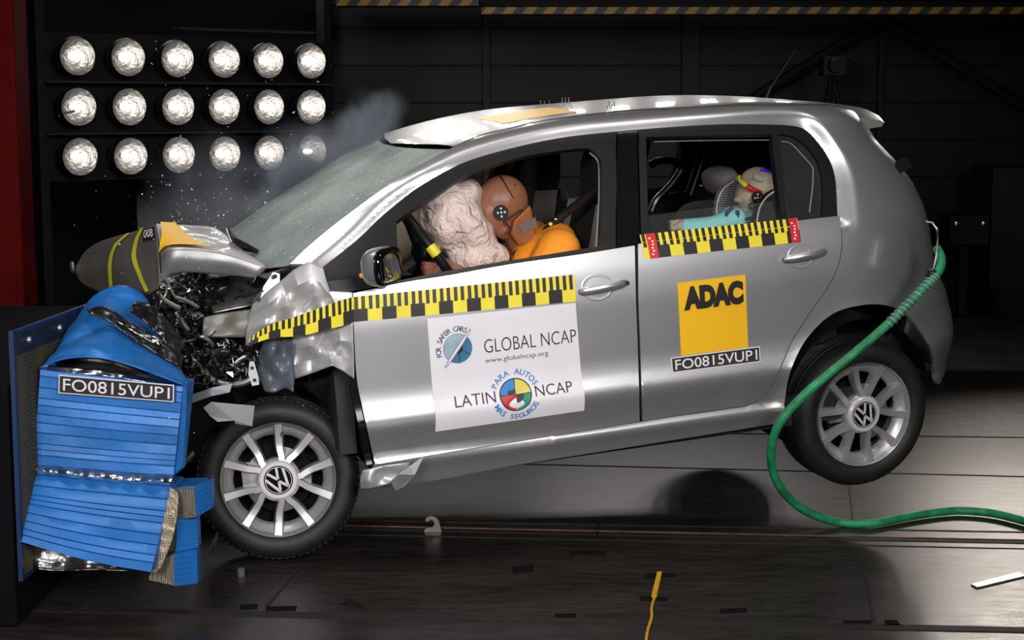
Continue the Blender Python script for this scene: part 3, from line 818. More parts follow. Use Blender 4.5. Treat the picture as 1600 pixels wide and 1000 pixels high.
# ------------------------------------------------------------------ door handles, mirror, spoiler, aerial
def handle(px0, px1, pc, rx, ry, parent, lock):
    c = uv(*pc)
    o = np.array([uv(pc[0] + rx * cos(q), pc[1] + ry * sin(q)) for q in np.linspace(0, 2 * pi, 28, endpoint=False)])
    hb = MB(); rows = []
    for f, dz in ((1.01, .0000), (.97, .0008), (.90, .0002), (.7, .0006), (.35, .0008), (.001, .0008)):
        row = []
        for q in list(o) + [o[0]]:
            p = c + (q - c) * f; row.append(S(*p) + normal(np.array([p[0]]), np.array([p[1]]))[0] * (dz + .0012))
        rows.append(row)
    hb.grid(rows, PAINT); dish = hb.build('handle_recess', parent)
    a, b_ = uv(*px0), uv(*px1); P = []; n = 14
    for i in range(n + 1):
        q = a + (b_ - a) * i / n; P.append(S(*q) + normal(np.array([q[0]]), np.array([q[1]]))[0] * (.010 + .030 * sin(pi * min(1, max(0, .04 + .92 * i / n))) ** .5))
    bar = MB(); ring = []
    for i, p in enumerate(P):
        t_ = i / n; hh = .0155 * (1 - .25 * abs(2 * t_ - 1) ** 6) * (.55 if i in (0, n) else 1); th = .009 * (.55 if i in (0, n) else 1)
        ring.append([Vector(p) + Vector((0, -th * cos(q) , hh * sin(q))) for q in np.linspace(0, 2 * pi, 15)])
    bar.grid(ring, PAINT)
    bar.add(ring[0][:-1], [tuple(range(14))], PAINT); bar.add(ring[-1][:-1], [tuple(range(13, -1, -1))], PAINT)
    bo = bar.build('door_handle', parent, autos=60)
    if lock:
        lk = MB(); e = P[-1]; lk.lathe([(0, .0), (.006, .0), (.0075, .002), (.0085, .002), (.0085, -.006)], DARKMETAL, C=Vector(P[-2]) + Vector((.004, -.0085, 0)), ax=(0, -1, 0), seg=20)
        lk.build('lock_barrel', parent)
handle((904, 455), (978, 441), (933, 449), 25, 21, front_door, True)
handle((1222, 405), (1288, 393), (1251, 401), 21, 19, rear_door, False)

# door mirror
mp0 = Vector(at_cy(597, 416, -.90))
R_ = Matrix.Rotation(radians(-48), 3, 'Z')
def super_e(c, r, m, mb, ex=.6, R=None, nu=20, nv=14, cut=None):
    P = []
    def pw(a, e): return math.copysign(abs(a) ** e, a)
    for i in range(nv + 1):
        la = -pi / 2 + pi * i / nv; row = []
        for k in range(nu + 1):
            lo = 2 * pi * k / nu
            p = Vector((r[0] * pw(cos(la), ex) * pw(cos(lo), ex), r[1] * pw(cos(la), ex) * pw(sin(lo), ex), r[2] * pw(sin(la), ex)))
            if cut is not None and p.x > cut: p.x = cut
            row.append((R @ p if R else p) + Vector(c))
        P.append(row)
    mb.grid(P, m)
mb = MB(); super_e(mp0, (.055, .085, .066), PAINT, mb, .75, R_, cut=.022)
mir = mb.build('door_mirror', car)
mb = MB(); super_e(mp0 + R_ @ Vector((.024, 0, 0)), (.008, .082, .064), GLOSSBLACK, mb, .6, R_); mb.build('mirror_rim', mir)
MIRG = mat('mirror_glass', (.6, .62, .65), .03, 1.0, .02)
mb = MB(); super_e(mp0 + R_ @ Vector((.030, 0, .0)), (.004, .068, .052), MIRG, mb, .6, R_); mb.build('mirror_glass', mir)
mb = MB(); super_e(mp0 + R_ @ Vector((-.035, -.055, -.022)), (.014, .022, .010), mat('indicator_amber', (.8, .35, .08), .2), mb, .7, R_); mb.build('indicator', mir)
mb = MB(); mb.tube([mp0 + Vector((0, .05, -.055)), mp0 + Vector((.02, .12, -.075))], .022, GLOSSBLACK, 12); mb.build('mirror_foot', mir)
# spoiler over the tailgate
mb = MB(); prof = [(.0, 1.489), (.10, 1.480), (.20, 1.466), (.285, 1.450), (.305, 1.440), (.295, 1.424), (.20, 1.418), (.10, 1.43)]
P = []
for k in range(13):
    y = -.50 + 1.0 * k / 12; e = 1 - (abs(y) / .5) ** 4
    P.append([(x - .05 * (1 - e), y, z - .028 * (1 - e) - .02 * (y / .5) ** 2) for x, z in prof + prof[:1]])
mb.grid(P, PAINT); mb.add(P[0][:-1], [tuple(range(8))], PAINT); mb.add(P[-1][:-1], [tuple(range(7, -1, -1))], PAINT)
mb.build('spoiler', car)
# tailgate seam line, black clip
sq = pathuv([(1345, 176), (1372, 208), (1398, 242), (1418, 272), (1432, 288)], 4)
mb = MB(); mb.tube([S(*q) + normal(q[:1], q[1:])[0] * .001 for q in sq], .004, BLACKTRIM, 6); mb.build('tailgate_seam', car)
mb = MB(); q = uv(1404, 262); c0 = Vector(S(*q)) + Vector(normal(q[:1], q[1:])[0]) * .012
mb.box(c0 + Vector((-.005, -.004, 0)), (.06, .05, .034), BLACKTRIM, Matrix.Rotation(radians(-25), 3, 'Y')); mb.build('clip', car, smooth=False)
# aerial and the little roof pins
a0 = Vector(at_cy(1195, 151, 0)); a1 = a0 + Vector(at_cy(1243, 78, 0)) - Vector(at_cy(1195, 151, 0))
mb = MB(); mb.tube([a0 - Vector((0, 0, .02)), a0 + (a1 - a0) * .2, a1], [.008, .004, .0018], BLACKTRIM, 8); mb.build('aerial', car)
for k, (px, py, cyv, hh) in enumerate(((845, 163, .1, 9), (851, 162, .1, 7), (859, 161, .1, 8), (879, 160, .1, 10), (884, 159, .1, 9), (889, 159, .1, 10), (949, 172, -.38, 9), (952, 165, -.3, 9), (956, 171, -.38, 9), (960, 166, -.3, 9))):
    p = Vector(at_cy(px, py + 2, cyv)); mb = MB(); mb.tube([p - Vector((0, 0, .012)), p + Vector((0, 0, hh / 410))], .0024, CHROME, 6); mb.build('roof_pin', car)
# orange roof sticker
qa = [uv(806, 190), uv(850, 186), uv(905, 172), uv(870, 174)]
def rf(s, t, lift):
    p = (np.array([-1.28, VMAX - .40]) * (1 - s) + np.array([-.98, VMAX - .40]) * s) * (1 - t) + t * (np.array([-1.28, VMAX - .06]) * (1 - s) + np.array([-.98, VMAX - .06]) * s)
    return S(p[0], p[1]) + np.array([0, 0, .0035 + lift])
d = Decal(rf); d.rect(0, 0, 1, 1, ADACYEL, 0, 6, 8); d.build('roof_sticker', car)

# ------------------------------------------------------------------ crushed front end
HOODSHADE = mat('hood_shaded_paint', (.15, .135, .125), .5, .45, .12, 6, coat=.15, coat_rough=.3)  # dark brown copy of the silver paint, shade put into the colour
FENDER = mat('crumpled_paint', (.50, .50, .505), .40, .45, .03, 5, coat=.15, coat_rough=.2, bump=.05, bscale=9)
OLIVE = mat('primer_grey_sheet', (.17, .165, .145), .45, .3, .1, 10, rvar=.08)
LINERB = mat('liner_plastic', (.10, .115, .14), .3, .15, .25, 9, bump=.3, bscale=18, rvar=.1)
FRAGD = mat('broken_black_plastic', (.012, .012, .013), .22, 0, .3, 30)
FRAGL = mat('broken_bright_foil', (.55, .55, .56), .18, 1.0, .1, 30)
def grid_fn(rows):
    """smooth surface through rows of car-space points -> f(s along row, t down rows)"""
    A = np.array([[np.asarray(p, float) for p in r] for r in rows])
    nr, nc = A.shape[:2]
    def cr(P, x):
        n = len(P); i = min(int(x), n - 2); f = x - i
        p1, p2 = P[i], P[i + 1]; p0 = P[i - 1] if i else 2 * p1 - p2; p3 = P[i + 2] if i + 2 < n else 2 * p2 - p1
        return .5 * (2 * p1 + (p2 - p0) * f + (2 * p0 - 5 * p1 + 4 * p2 - p3) * f * f + (3 * p1 - p0 - 3 * p2 + p3) * f ** 3)
    def fn(s, t, lift=0.0):
        def P(s_, t_):
            col = [cr(A[r], s_ * (nc - 1)) for r in range(nr)]
            return cr(col, t_ * (nr - 1)) if nr > 1 else col[0]
        p = P(s, t)
        if lift:
            e = 1e-3; n = np.cross(P(min(1, s + e), t) - P(max(0, s - e), t), P(s, min(1, t + e)) - P(s, max(0, t - e)))
            n = n / (np.linalg.norm(n) + 1e-12); vdir = _CL - p
            if n @ vdir < 0: n = -n
            p = p + n * lift
        return p
    return fn
def surf(name, rows, m, parent, ns=24, nt=12, thick=.003, crease=0.0, cf=9.0, seed=0, label=None, linear=False, autos=50):
    if linear:
        A = np.array([[np.asarray(p, float) for p in r] for r in rows]); nr, nc = A.shape[:2]
        def fn(s, t, lift=0):
            x, y = s * (nc - 1), t * (nr - 1); i, j = min(int(x), nc - 2), min(int(y), nr - 2); a, b = x - i, y - j
            return A[j, i] * (1 - a) * (1 - b) + A[j, i + 1] * a * (1 - b) + A[j + 1, i] * (1 - a) * b + A[j + 1, i + 1] * a * b
    else: fn = grid_fn(rows)
    P = []
    for j in range(nt + 1):
        r = []
        for i in range(ns + 1):
            p = Vector(fn(i / ns, j / nt))
            if crease:
                q = p * cf + Vector((seed * 7.3, 0, 0))
                h = abs(noise.noise(q)) * 2 - .35 + .5 * abs(noise.noise(q * 2.3))
                p += Vector((.25, -1, .25)) * h * crease
            r.append(p)
        P.append(r)
    mb = MB(); mb.grid(P, m); o = mb.build(name, parent, autos=autos, label=label); solidify(o, thick, 0)
    return o, fn
def cpx(l): return [at_cy(*p) for p in l]

# folded bonnet: the front half, coloured dark as shade, hanging over the barrier, the rear half pushed up to a ridge
rows = [cpx([(244, 351, -.36), (228, 356, -.26), (207, 363, -.13), (177, 371, .03), (150, 381, .2), (131, 396, .32), (119, 416, .38)]),
        cpx([(246, 375, -.43), (228, 378, -.35), (206, 383, -.23), (178, 388, -.06), (153, 395, .12), (133, 407, .26), (118, 420, .35)]),
        cpx([(249, 408, -.48), (230, 412, -.41), (206, 415, -.31), (180, 418, -.16), (155, 421, .02), (134, 424, .18), (119, 428, .3)]),
        cpx([(252, 446, -.50), (233, 460, -.46), (214, 464, -.37), (186, 463, -.22), (160, 458, -.04), (140, 450, .12), (124, 438, .25)])]
hood, hf = surf('hood', rows, HOODSHADE, car, 40, 24, .003, .006, 6)
rows = [cpx([(244, 350, -.34), (285, 352, -.22), (330, 355, -.16), (350, 365, -.12)]), cpx([(246, 362, -.42), (283, 366, -.33), (330, 374, -.30), (378, 390, -.36)]),
        cpx([(249, 380, -.50), (278, 378, -.50), (333, 384, -.50), (400, 405, -.55)]), cpx([(252, 400, -.56), (270, 389, -.60), (341, 394, -.63), (418, 418, -.68)])]
hr, hrf = surf('hood_rear', rows, mat('hood_paint', (.42, .42, .425), .38, .5, .02, 5, coat=.5), hood, 30, 16, .003, .004, 5)
rows = [cpx([(252, 400, -.565), (270, 389, -.605), (341, 394, -.635), (418, 418, -.685)]), cpx([(252, 420, -.58), (272, 407, -.61), (345, 411, -.64), (408, 426, -.68)]), cpx([(251, 442, -.575), (278, 426, -.60), (355, 430, -.63), (398, 434, -.67)])]
surf('hood_edge', rows, mat('hood_edge_paint', (.26, .26, .265), .4, .6, .05, 8), hood, 24, 10, .004, .003, 12)
def hfd(s, t, lift):
    q = hf(s, t, .007 + lift); return q
def strip(name, fn, line, wd, m, parent, n=20, lift=0):
    d = Decal(fn); L = curve_pts([np.array(p) for p in line], 8)
    for i in range(len(L) - 1):
        a, b = L[i], L[i + 1]; d.poly([(a[0] - wd, a[1]), (b[0] - wd, b[1]), (b[0] + wd, b[1]), (a[0] + wd, a[1])], m, lift)
    return d.build(name, parent)
LIME = mat('tape_lime', (.50, .52, .04), .4, 0, .08, 10)
strip('yellow_tape', hfd, [(.20, .0), (.26, .25), (.29, .55), (.24, .80), (.17, .97)], .024, LIME, hood)
strip('yellow_tape', hfd, [(.36, .03), (.47, .3), (.53, .6), (.55, .92)], .018, LIME, hood)
d = Decal(hfd); d.rect(.012, .05, .19, .32, INK, 0, 4, 2); sg = d.build('number_sign', hood)
d = Decal(hfd); d.text('008', .17, .28, .03, .09, WHITE, .002, bold=.004); d.build('lettering', sg)
def hrd(s, t, lift): return hrf(s, t, .014 + lift)
d = Decal(hrd)
n_ = 10
for i in range(n_):
    t0, t1 = i / n_, (i + 1) / n_
    d.rect(.03, t0 * .93 + .04, .24 + .42 * t0, t1 * .93 + .04, ADACYEL, 0, 6, 1)
d.build('yellow_sticker', hood)
mb = MB(); p = Vector(at_cy(113, 418, .36)); super_e(p, (.010, .05, .022), STEEL, mb, .8); mb.build('headlight', car)

# silver wing, crumpled up against the screen pillar
rows = [cpx([(394, 476, -.66), (418, 456, -.68), (438, 440, -.70), (458, 422, -.72), (482, 409, -.74), (504, 418, -.745), (514, 455, -.80), (552, 457, -.822)]),
        cpx([(390, 490, -.68), (420, 474, -.74), (446, 455, -.72), (466, 446, -.76), (488, 435, -.76), (500, 442, -.77), (520, 466, -.81), (552, 468, -.826)]),
        cpx([(386, 506, -.66), (416, 490, -.70), (446, 478, -.76), (472, 474, -.71), (492, 462, -.78), (508, 468, -.76), (526, 478, -.815), (552, 480, -.828)]),
        cpx([(384, 518, -.68), (414, 507, -.74), (446, 500, -.72), (472, 497, -.76), (494, 488, -.75), (512, 488, -.79), (530, 490, -.815), (552, 492, -.830)]),
        cpx([(384, 540, -.68), (412, 532, -.70), (446, 528, -.73), (474, 524, -.72), (496, 518, -.76), (514, 514, -.77), (532, 510, -.81), (552, 505, -.830)])]
fen, ff = surf('fender', rows, FENDER, car, 56, 32, .003, .0025, 5, linear=True, autos=9)
rows = [cpx([(457, 526, -.73), (480, 523, -.74), (508, 516, -.77), (530, 511, -.80), (551, 504, -.829)]),
        cpx([(458, 548, -.70), (484, 540, -.77), (506, 540, -.72), (532, 532, -.81), (552, 534, -.828)]),
        cpx([(459, 570, -.72), (486, 562, -.70), (514, 556, -.78), (534, 556, -.77), (553, 562, -.826)]),
        cpx([(460, 592, -.68), (488, 583, -.72), (520, 571, -.82), (536, 580, -.79), (553, 592, -.82)])]
surf('fender_skirt', rows, FENDER, fen, 36, 24, .003, .002, 5, 3, linear=True, autos=9)
# hanging ruler tape over the wing
topl = [(552, 464), (530, 470), (505, 479), (480, 488), (455, 497), (430, 504), (408, 515), (391, 528)]
botl = [(552, 503), (532, 510), (506, 516), (480, 523), (455, 526), (430, 527), (408, 533), (386, 542)]
cyl = [-.845, -.84, -.825, -.815, -.80, -.79, -.775, -.765]
def tf(rows_):
    f = grid_fn(rows_)
    return lambda s, t, lift: f(1 - s, 1 - t, 0) + np.array([.2, -1, .1]) * lift
fn = tf([[at_cy(a, b, c) for (a, b), c in zip(topl, cyl)], [at_cy(a, b, c) for (a, b), c in zip(botl, cyl)]])
t = Decal(fn); ruler(t, 9); t.build('measuring_tape', car)

# sheet-metal pieces of the engine bay
def plate(name, pts, m, parent, thick=.004, sub=0):
    mb = MB(); P = [Vector(p) for p in pts]
    nrm = (P[1] - P[0]).cross(P[-1] - P[0]).normalized()
    mb.prism(P, nrm * thick, m); return mb.build(name, parent, smooth=False)
rows = [cpx([(318, 496, -.60), (345, 490, -.61), (372, 486, -.63), (393, 483, -.64)]), cpx([(317, 511, -.63), (345, 507, -.62), (370, 505, -.65), (390, 505, -.66)]), cpx([(316, 526, -.62), (342, 527, -.64), (368, 527, -.65), (386, 527, -.66)])]
surf('chassis_rail', rows, OLIVE, car, 18, 10, .004, .003, 10)
rows = [cpx([(330, 478, -.55), (360, 470, -.57), (392, 462, -.60), (420, 447, -.64)]), cpx([(332, 490, -.58), (362, 484, -.6), (392, 478, -.62), (412, 468, -.66)])]
surf('rail_flange', rows, STEEL, car, 16, 6, .004, .004, 14)
plate('bracket', cpx([(394, 471, -.66), (412, 447, -.67), (427, 425, -.66), (437, 428, -.66), (437, 445, -.67), (412, 466, -.68), (403, 480, -.68)]), STEEL, car)
for (x, y) in ((404, 468), (430, 432)):
    mb = MB(); mb.lathe([(0, 0), (.008, 0), (.008, -.004)], DARKMETAL, C=at_cy(x, y, -.686), ax=(0, -1, 0), seg=16); mb.build('bolt', car)
rows = [cpx([(410, 531, -.68), (428, 530, -.71), (444, 530, -.70), (459, 528, -.72)]), cpx([(404, 556, -.66), (426, 556, -.72), (442, 556, -.68), (459, 556, -.72)]), cpx([(400, 582, -.66), (424, 582, -.69), (442, 584, -.72), (459, 586, -.70)]), cpx([(415, 612, -.68), (428, 613, -.70), (446, 607, -.69), (459, 613, -.71)])]
surf('arch_liner', rows, LINERB, car, 24, 24, .003, .012, 14, 2)
plate('lug_plate', cpx([(390, 565, -.73), (397, 565, -.73), (404, 590, -.73), (405, 601, -.73), (394, 603, -.73), (388, 585, -.73)]), CAPMAT, car)
mb = MB()
for (x, y) in ((394, 575), (398, 594)): mb.lathe([(0, 0), (.006, 0)], INK, C=Vector(at_cy(x, y, -.736)), ax=(0, -1, 0), seg=12)
mb.build('lug_hole', car)
mb = MB(); mb.tube([Vector(p) for p in curve_pts(cpx([(319, 579, -.62), (334, 594, -.66), (358, 601, -.69), (380, 598, -.71), (396, 590, -.72)]), 6)], .011, STEEL, 10); mb.build('coolant_pipe', car)
mb = MB(); mb.tube([Vector(p) for p in curve_pts(cpx([(270, 470, -.5), (285, 500, -.58), (300, 540, -.6), (318, 560, -.58)]), 6)], .012, FRAGD, 10); mb.build('rubber_hose', car)
# dark machinery behind the wing
mb = MB()
def lump(c, r, m, seed, mb, nu=14, nv=9, amp=.35):
    P = []
    for i in range(nv + 1):
        la = -pi / 2 + pi * i / nv; row = []
        for k in range(nu + 1):
            lo = 2 * pi * (k % nu) / nu; d_ = Vector((cos(la) * cos(lo), cos(la) * sin(lo), sin(la)))
            g = 1 + amp * noise.noise(d_ * 1.7 + Vector((seed * 5.1, 0, 0)))
            row.append(Vector(c) + Vector((d_.x * r[0], d_.y * r[1], d_.z * r[2])) * g)
        P.append(row)
    mb.grid(P, m)
for k, (px, py, cyv, r) in enumerate(((330, 460, -.25, (.22, .25, .10)), (300, 500, -.2, (.20, .28, .12)), (380, 470, -.2, (.25, .3, .10)), (330, 560, -.25, (.20, .26, .14)), (400, 560, -.3, (.22, .25, .15)), (270, 520, -.1, (.12, .25, .16)), (480, 500, -.35, (.22, .25, .20)))):
    lump(at_cy(px, py, cyv), r, DARKMETAL if k % 2 else FRAGD, k, mb)
mb.build('engine_block', car, autos=20)
mb = MB(); mb.box((-2.02, 0, .72), (.06, 1.4, .62), CABIN); mb.build('firewall', car, smooth=False)
mb = MB(); mb.box((-2.0, 0, 1.0), (.25, 1.3, .05), CABIN); mb.build('cowl', car, smooth=False)
# black edge of the wheel house beside the door, torn sill end
pe = outline([(538, 512), (552, 506), (556, 590), (569, 655), (584, 727), (576, 735), (560, 660), (550, 610)], smooth=False)
panel('pillar_seal', pe, GLOSSBLACK, car, step=.02, gap=0, off=-.012, flange=.02)
rows = [cpx([(470, 600, -.55), (505, 590, -.6), (545, 595, -.70)]), cpx([(520, 650, -.5), (540, 650, -.6), (562, 660, -.72)]), cpx([(548, 700, -.5), (560, 700, -.6), (575, 715, -.74)])]
surf('wheel_house', rows, LINER, car, 12, 12, .004, .012, 12, 5)
rows = [cpx([(566, 735, -.79), (580, 732, -.80), (600, 728, -.81), (640, 722, -.81)]), cpx([(562, 750, -.77), (578, 748, -.81), (598, 744, -.79), (640, 735, -.815)]), cpx([(564, 764, -.76), (578, 764, -.79), (600, 758, -.80), (636, 750, -.80)])]
surf('sill_end', rows, FENDER, car, 20, 12, .003, .007, 20, 6)
plate('torn_trim', cpx([(662, 713, -.86), (648, 742, -.88), (632, 760, -.89), (619, 767, -.885), (610, 753, -.88), (622, 741, -.88), (640, 728, -.87)]), mat('grey_trim', (.13, .135, .145), .35, .4, .05, 10), car, .003)
plate('bumper_strip', cpx([(299, 617, -.74), (330, 606, -.75), (363, 599, -.74), (359, 613, -.75), (330, 619, -.76), (296, 631, -.75)]), mat('grey_trim', (0, 0, 0)), car, .003)
plate('bumper_piece', cpx([(318, 637, -.80), (330, 628, -.80), (398, 634, -.79), (394, 666, -.81), (368, 662, -.81), (366, 657, -.81), (340, 659, -.81), (328, 650, -.805)]), mat('bumper_paint', (.15, .155, .165), .45, .2, .1, 8), car, .003)
# wiper
mb = MB(); mb.tube([Vector(p) for p in cpx([(356, 360, -.28), (366, 375, -.3), (384, 386, -.35), (402, 393, -.4)])], [.008, .012, .016, .008], FRAGD, 8)
mb.tube([Vector(p) for p in cpx([(354, 358, -.28), (362, 380, -.32)])], .006, FRAGL, 8); mb.build('wiper', car)
# shattered plastic, foil and glass packed into the front end (nobody could count it)
rnd = random.Random(11)
region = np.array([(240, 458), (262, 440), (285, 428), (350, 432), (400, 440), (420, 450), (398, 470), (330, 478), (316, 494), (314, 528), (386, 534), (410, 545), (400, 585), (360, 597), (330, 606), (292, 606), (284, 570), (262, 535), (240, 520), (214, 500)])
mb = MB(); n = 0
while n < 2300:
    x, y = rnd.uniform(205, 425), rnd.uniform(425, 610)
    if not inpoly(np.array([[x, y]]), region)[0]: continue
    if x > 312 and y < 530 and rnd.random() < .9: continue
    n += 1
    c = Vector(at_cy(x, y, rnd.uniform(-.70, -.42)))
    m_ = FRAGD if rnd.random() < .58 else (FRAGL if rnd.random() < .6 else OLIVE)
    s_ = rnd.uniform(.003, .011) * (1.4 if m_ is FRAGD else .9) * (2.2 if rnd.random() < .06 else 1)
    a = Vector((rnd.gauss(0, 1), rnd.gauss(0, 1), rnd.gauss(0, 1))).normalized(); b_ = a.cross(Vector((rnd.gauss(0, 1), rnd.gauss(0, 1), rnd.gauss(0, 1)))).normalized(); k_ = a.cross(b_)
    e = rnd.uniform(.2, .9)
    mb.add([c - a * s_, c + b_ * s_ * e, c + a * s_ * rnd.uniform(.6, 1.6) + k_ * s_ * .5, c - b_ * s_ * e * .8], [(0, 1, 2), (0, 2, 3)], m_)
tag(mb.build('crushed_debris', car, smooth=False), kind='stuff')

# larger torn strips, brackets and cables hanging in the wreck
for k in range(22):
    while True:
        x, y = rnd.uniform(225, 400), rnd.uniform(440, 600)
        if inpoly(np.array([[x, y]]), region)[0] and not (x > 312 and y < 530): break
    c = Vector(at_cy(x, y, rnd.uniform(-.73, -.60))); L = rnd.uniform(.04, .10); d_ = Vector((rnd.gauss(0, 1), rnd.gauss(0, .4), rnd.gauss(0, .8))).normalized(); n_ = d_.cross(Vector((0, 1, rnd.gauss(0, .5)))).normalized(); wd = rnd.uniform(.003, .010)
    m_ = (FRAGD, STEEL, OLIVE, FRAGD)[k % 4]; mb = MB(); R0 = rnd.uniform(.3, 1.0)
    if k % 5 == 4: mb.tube([c + d_ * L * (t - .5) * 1.5 + n_ * .02 * sin(t * 5) for t in np.linspace(0, 1, 9)], .004, m_, 6); mb.build('torn_cable', car)
    else:
        mb.grid([[c + d_ * L * (t - .5) + n_ * (wd * q + .008 * R0 * sin(t * 3)) + Vector((0, .006 * noise.noise(Vector((t * 4, k, q))), 0)) for q in (-1, 0, 1)] for t in np.linspace(0, 1, 8)], m_); o_ = mb.build('torn_strip', car); solidify(o_, .003)

# ================================================================== BARRIER
bar = empty('deformable_barrier', at_z(150, 930))
tag(bar, 'blue deformable crash barrier, ribbed and crushed, in front of the car nose', 'barrier')
def bp(x, y, Y): return Vector(at_y(x, y, Y)) - bar.location
def ribbed(name, quad, n, Yt, Yb, m, parent, depth, bend=0.0, seed=0, ov=.007):
    """clapboard-like ribbed block face: quad = TL, TR, BR, BL photo corners"""
    mb = MB(); rnd = random.Random(seed); tl, tr, br, bl = [np.array(q, float) for q in quad]; nx = 16
    cuts = [0.0]
    for i in range(n): cuts.append(cuts[-1] + rnd.uniform(.6, 1.4))
    cuts = [c / cuts[-1] for c in cuts]
    P = []
    for i in range(n):
        for (t, o) in ((cuts[i], 0), (cuts[i] + (cuts[i + 1] - cuts[i]) * .12, -.004), (cuts[i + 1] - .002, -ov), (cuts[i + 1], .001)):
            L = tl + (bl - tl) * t; R_ = tr + (br - tr) * t; row = []
            for k in range(nx + 1):
                s_ = k / nx; q = L + (R_ - L) * s_; q = q + np.array([0, bend * sin(pi * s_) * t])
                Y = Yt + (Yb - Yt) * t + o + .004 * noise.noise(Vector((s_ * 3, t * 5, seed)))
                row.append(bp(q[0], q[1], Y))
            P.append(row)
    mb.grid(P, m)
    # right side, top and bottom of the block
    dv = Vector((.07, 1, 0)) * depth
    mb.grid([[r[-1] for r in P], [r[-1] + dv for r in P]], m); mb.grid([P[0], [p + dv for p in P[0]]], m); mb.grid([P[-1], [p + dv for p in P[-1]]], m); mb.grid([[r[0] for r in P], [r[0] + dv for r in P]], m)
    return mb.build(name, parent, autos=28)
ribbed('upper_block', [(63, 577), (286, 603), (271, 744), (52, 727)], 11, 5.16, 5.16, BLUE, bar, .14, 1.5, 1)
ribbed('bumper_block', [(50, 742), (268, 760), (236, 894), (31, 846)], 9, 5.14, 4.98, BLUE, bar, .14, 5, 2)
FOIL = mat('crumpled_foil', (.55, .54, .53), .22, 1.0, .15, 20, bump=.4, bscale=30)
GAPSHADE = mat('gap_shade', (.02, .02, .022), .25, .4, .2, 10, bump=.3, bscale=20)
def fpx(l, Y): return [Vector(at_y(a, b, Y)) - bar.location for a, b in l]
def wsurf(name, rows, m, parent, ns, nt, crease, cf, seed, thick=.002):
    fn = grid_fn(rows); P = []
    for j in range(nt + 1):
        r = []
        for i in range(ns + 1):
            p = Vector(fn(i / ns, j / nt)); q = p * cf + Vector((seed * 3.7, 0, 0))
            p += Vector((.1, -1, .2)) * (abs(noise.noise(q)) * 2 - .4 + .5 * abs(noise.noise(q * 2.1))) * crease; r.append(p)
        P.append(r)
    mb = MB(); mb.grid(P, m); o = mb.build(name, parent, autos=50); solidify(o, thick, 0); return o
wsurf('foil_seam', [fpx([(52, 726), (120, 731), (200, 738), (271, 742)], 5.15), fpx([(52, 734), (120, 742), (200, 750), (271, 752)], 5.12), fpx([(50, 744), (120, 749), (200, 756), (268, 761)], 5.15)], FOIL, bar, 50, 6, .012, 16, 1)
wsurf('foil_skirt', [fpx([(36, 846), (80, 856), (140, 868), (215, 884)], 5.06), fpx([(52, 872), (90, 878), (140, 880), (205, 888)], 5.10), fpx([(62, 888), (95, 892), (140, 890), (200, 892)], 5.06)], FOIL, bar, 30, 8, .02, 9, 2)
wsurf('top_gap_shade', [fpx([(68, 572), (110, 562), (160, 563), (215, 578), (270, 598)], 5.30), fpx([(64, 578), (110, 580), (160, 588), (215, 596), (276, 604)], 5.19)], GAPSHADE, bar, 30, 6, .004, 12, 3)  # dark sheet standing in for the shade inside the gap
wsurf('top_foil', [fpx([(66, 571), (115, 574), (170, 580), (225, 590), (270, 600)], 5.17), fpx([(64, 580), (115, 584), (170, 589), (225, 597), (272, 606)], 5.16)], FOIL, bar, 40, 5, .008, 18, 4)
# folded blue cladding sheet over the top
rows = [fpx([(62, 575), (100, 561), (150, 559), (200, 570), (250, 588), (288, 602)], 5.12), fpx([(78, 560), (108, 545), (150, 540), (198, 550), (250, 573), (289, 590)], 5.20),
        fpx([(92, 542), (116, 518), (152, 506), (195, 512), (240, 540), (280, 572)], 5.34), fpx([(104, 520), (128, 492), (158, 478), (192, 480), (226, 503), (262, 540)], 5.46), fpx([(122, 494), (146, 464), (170, 450), (196, 446), (224, 461), (243, 490)], 5.58)]
wsurf('top_cladding', rows, BLUE, bar, 44, 34, .030, 6.5, 7, .003)
wsurf('side_cladding', [fpx([(286, 600), (291, 594), (292, 592)], 5.14), fpx([(280, 680), (287, 672), (290, 668)], 5.16), fpx([(271, 744), (280, 736), (285, 733)], 5.18)], BLUE, bar, 8, 20, .003, 6, 4, .003)
# torn black strip lying across the cladding
wsurf('torn_strip', [fpx([(136, 484), (165, 480), (205, 505), (245, 528), (288, 556)], 5.30), fpx([(142, 492), (166, 500), (205, 528), (240, 552), (282, 574)], 5.26)], FRAGD, bar, 30, 6, .02, 12, 8, .004)
wsurf('torn_strip', [fpx([(212, 470), (235, 478), (262, 500), (290, 540)], 5.42), fpx([(205, 488), (228, 505), (250, 528), (276, 560)], 5.36)], FRAGD, bar, 26, 8, .03, 14, 12, .004)
wsurf('foil_strip', [fpx([(160, 486), (190, 496), (225, 516), (255, 532)], 5.30), fpx([(164, 492), (192, 508), (222, 527), (250, 540)], 5.27)], FOIL, bar, 26, 6, .02, 16, 13, .002)
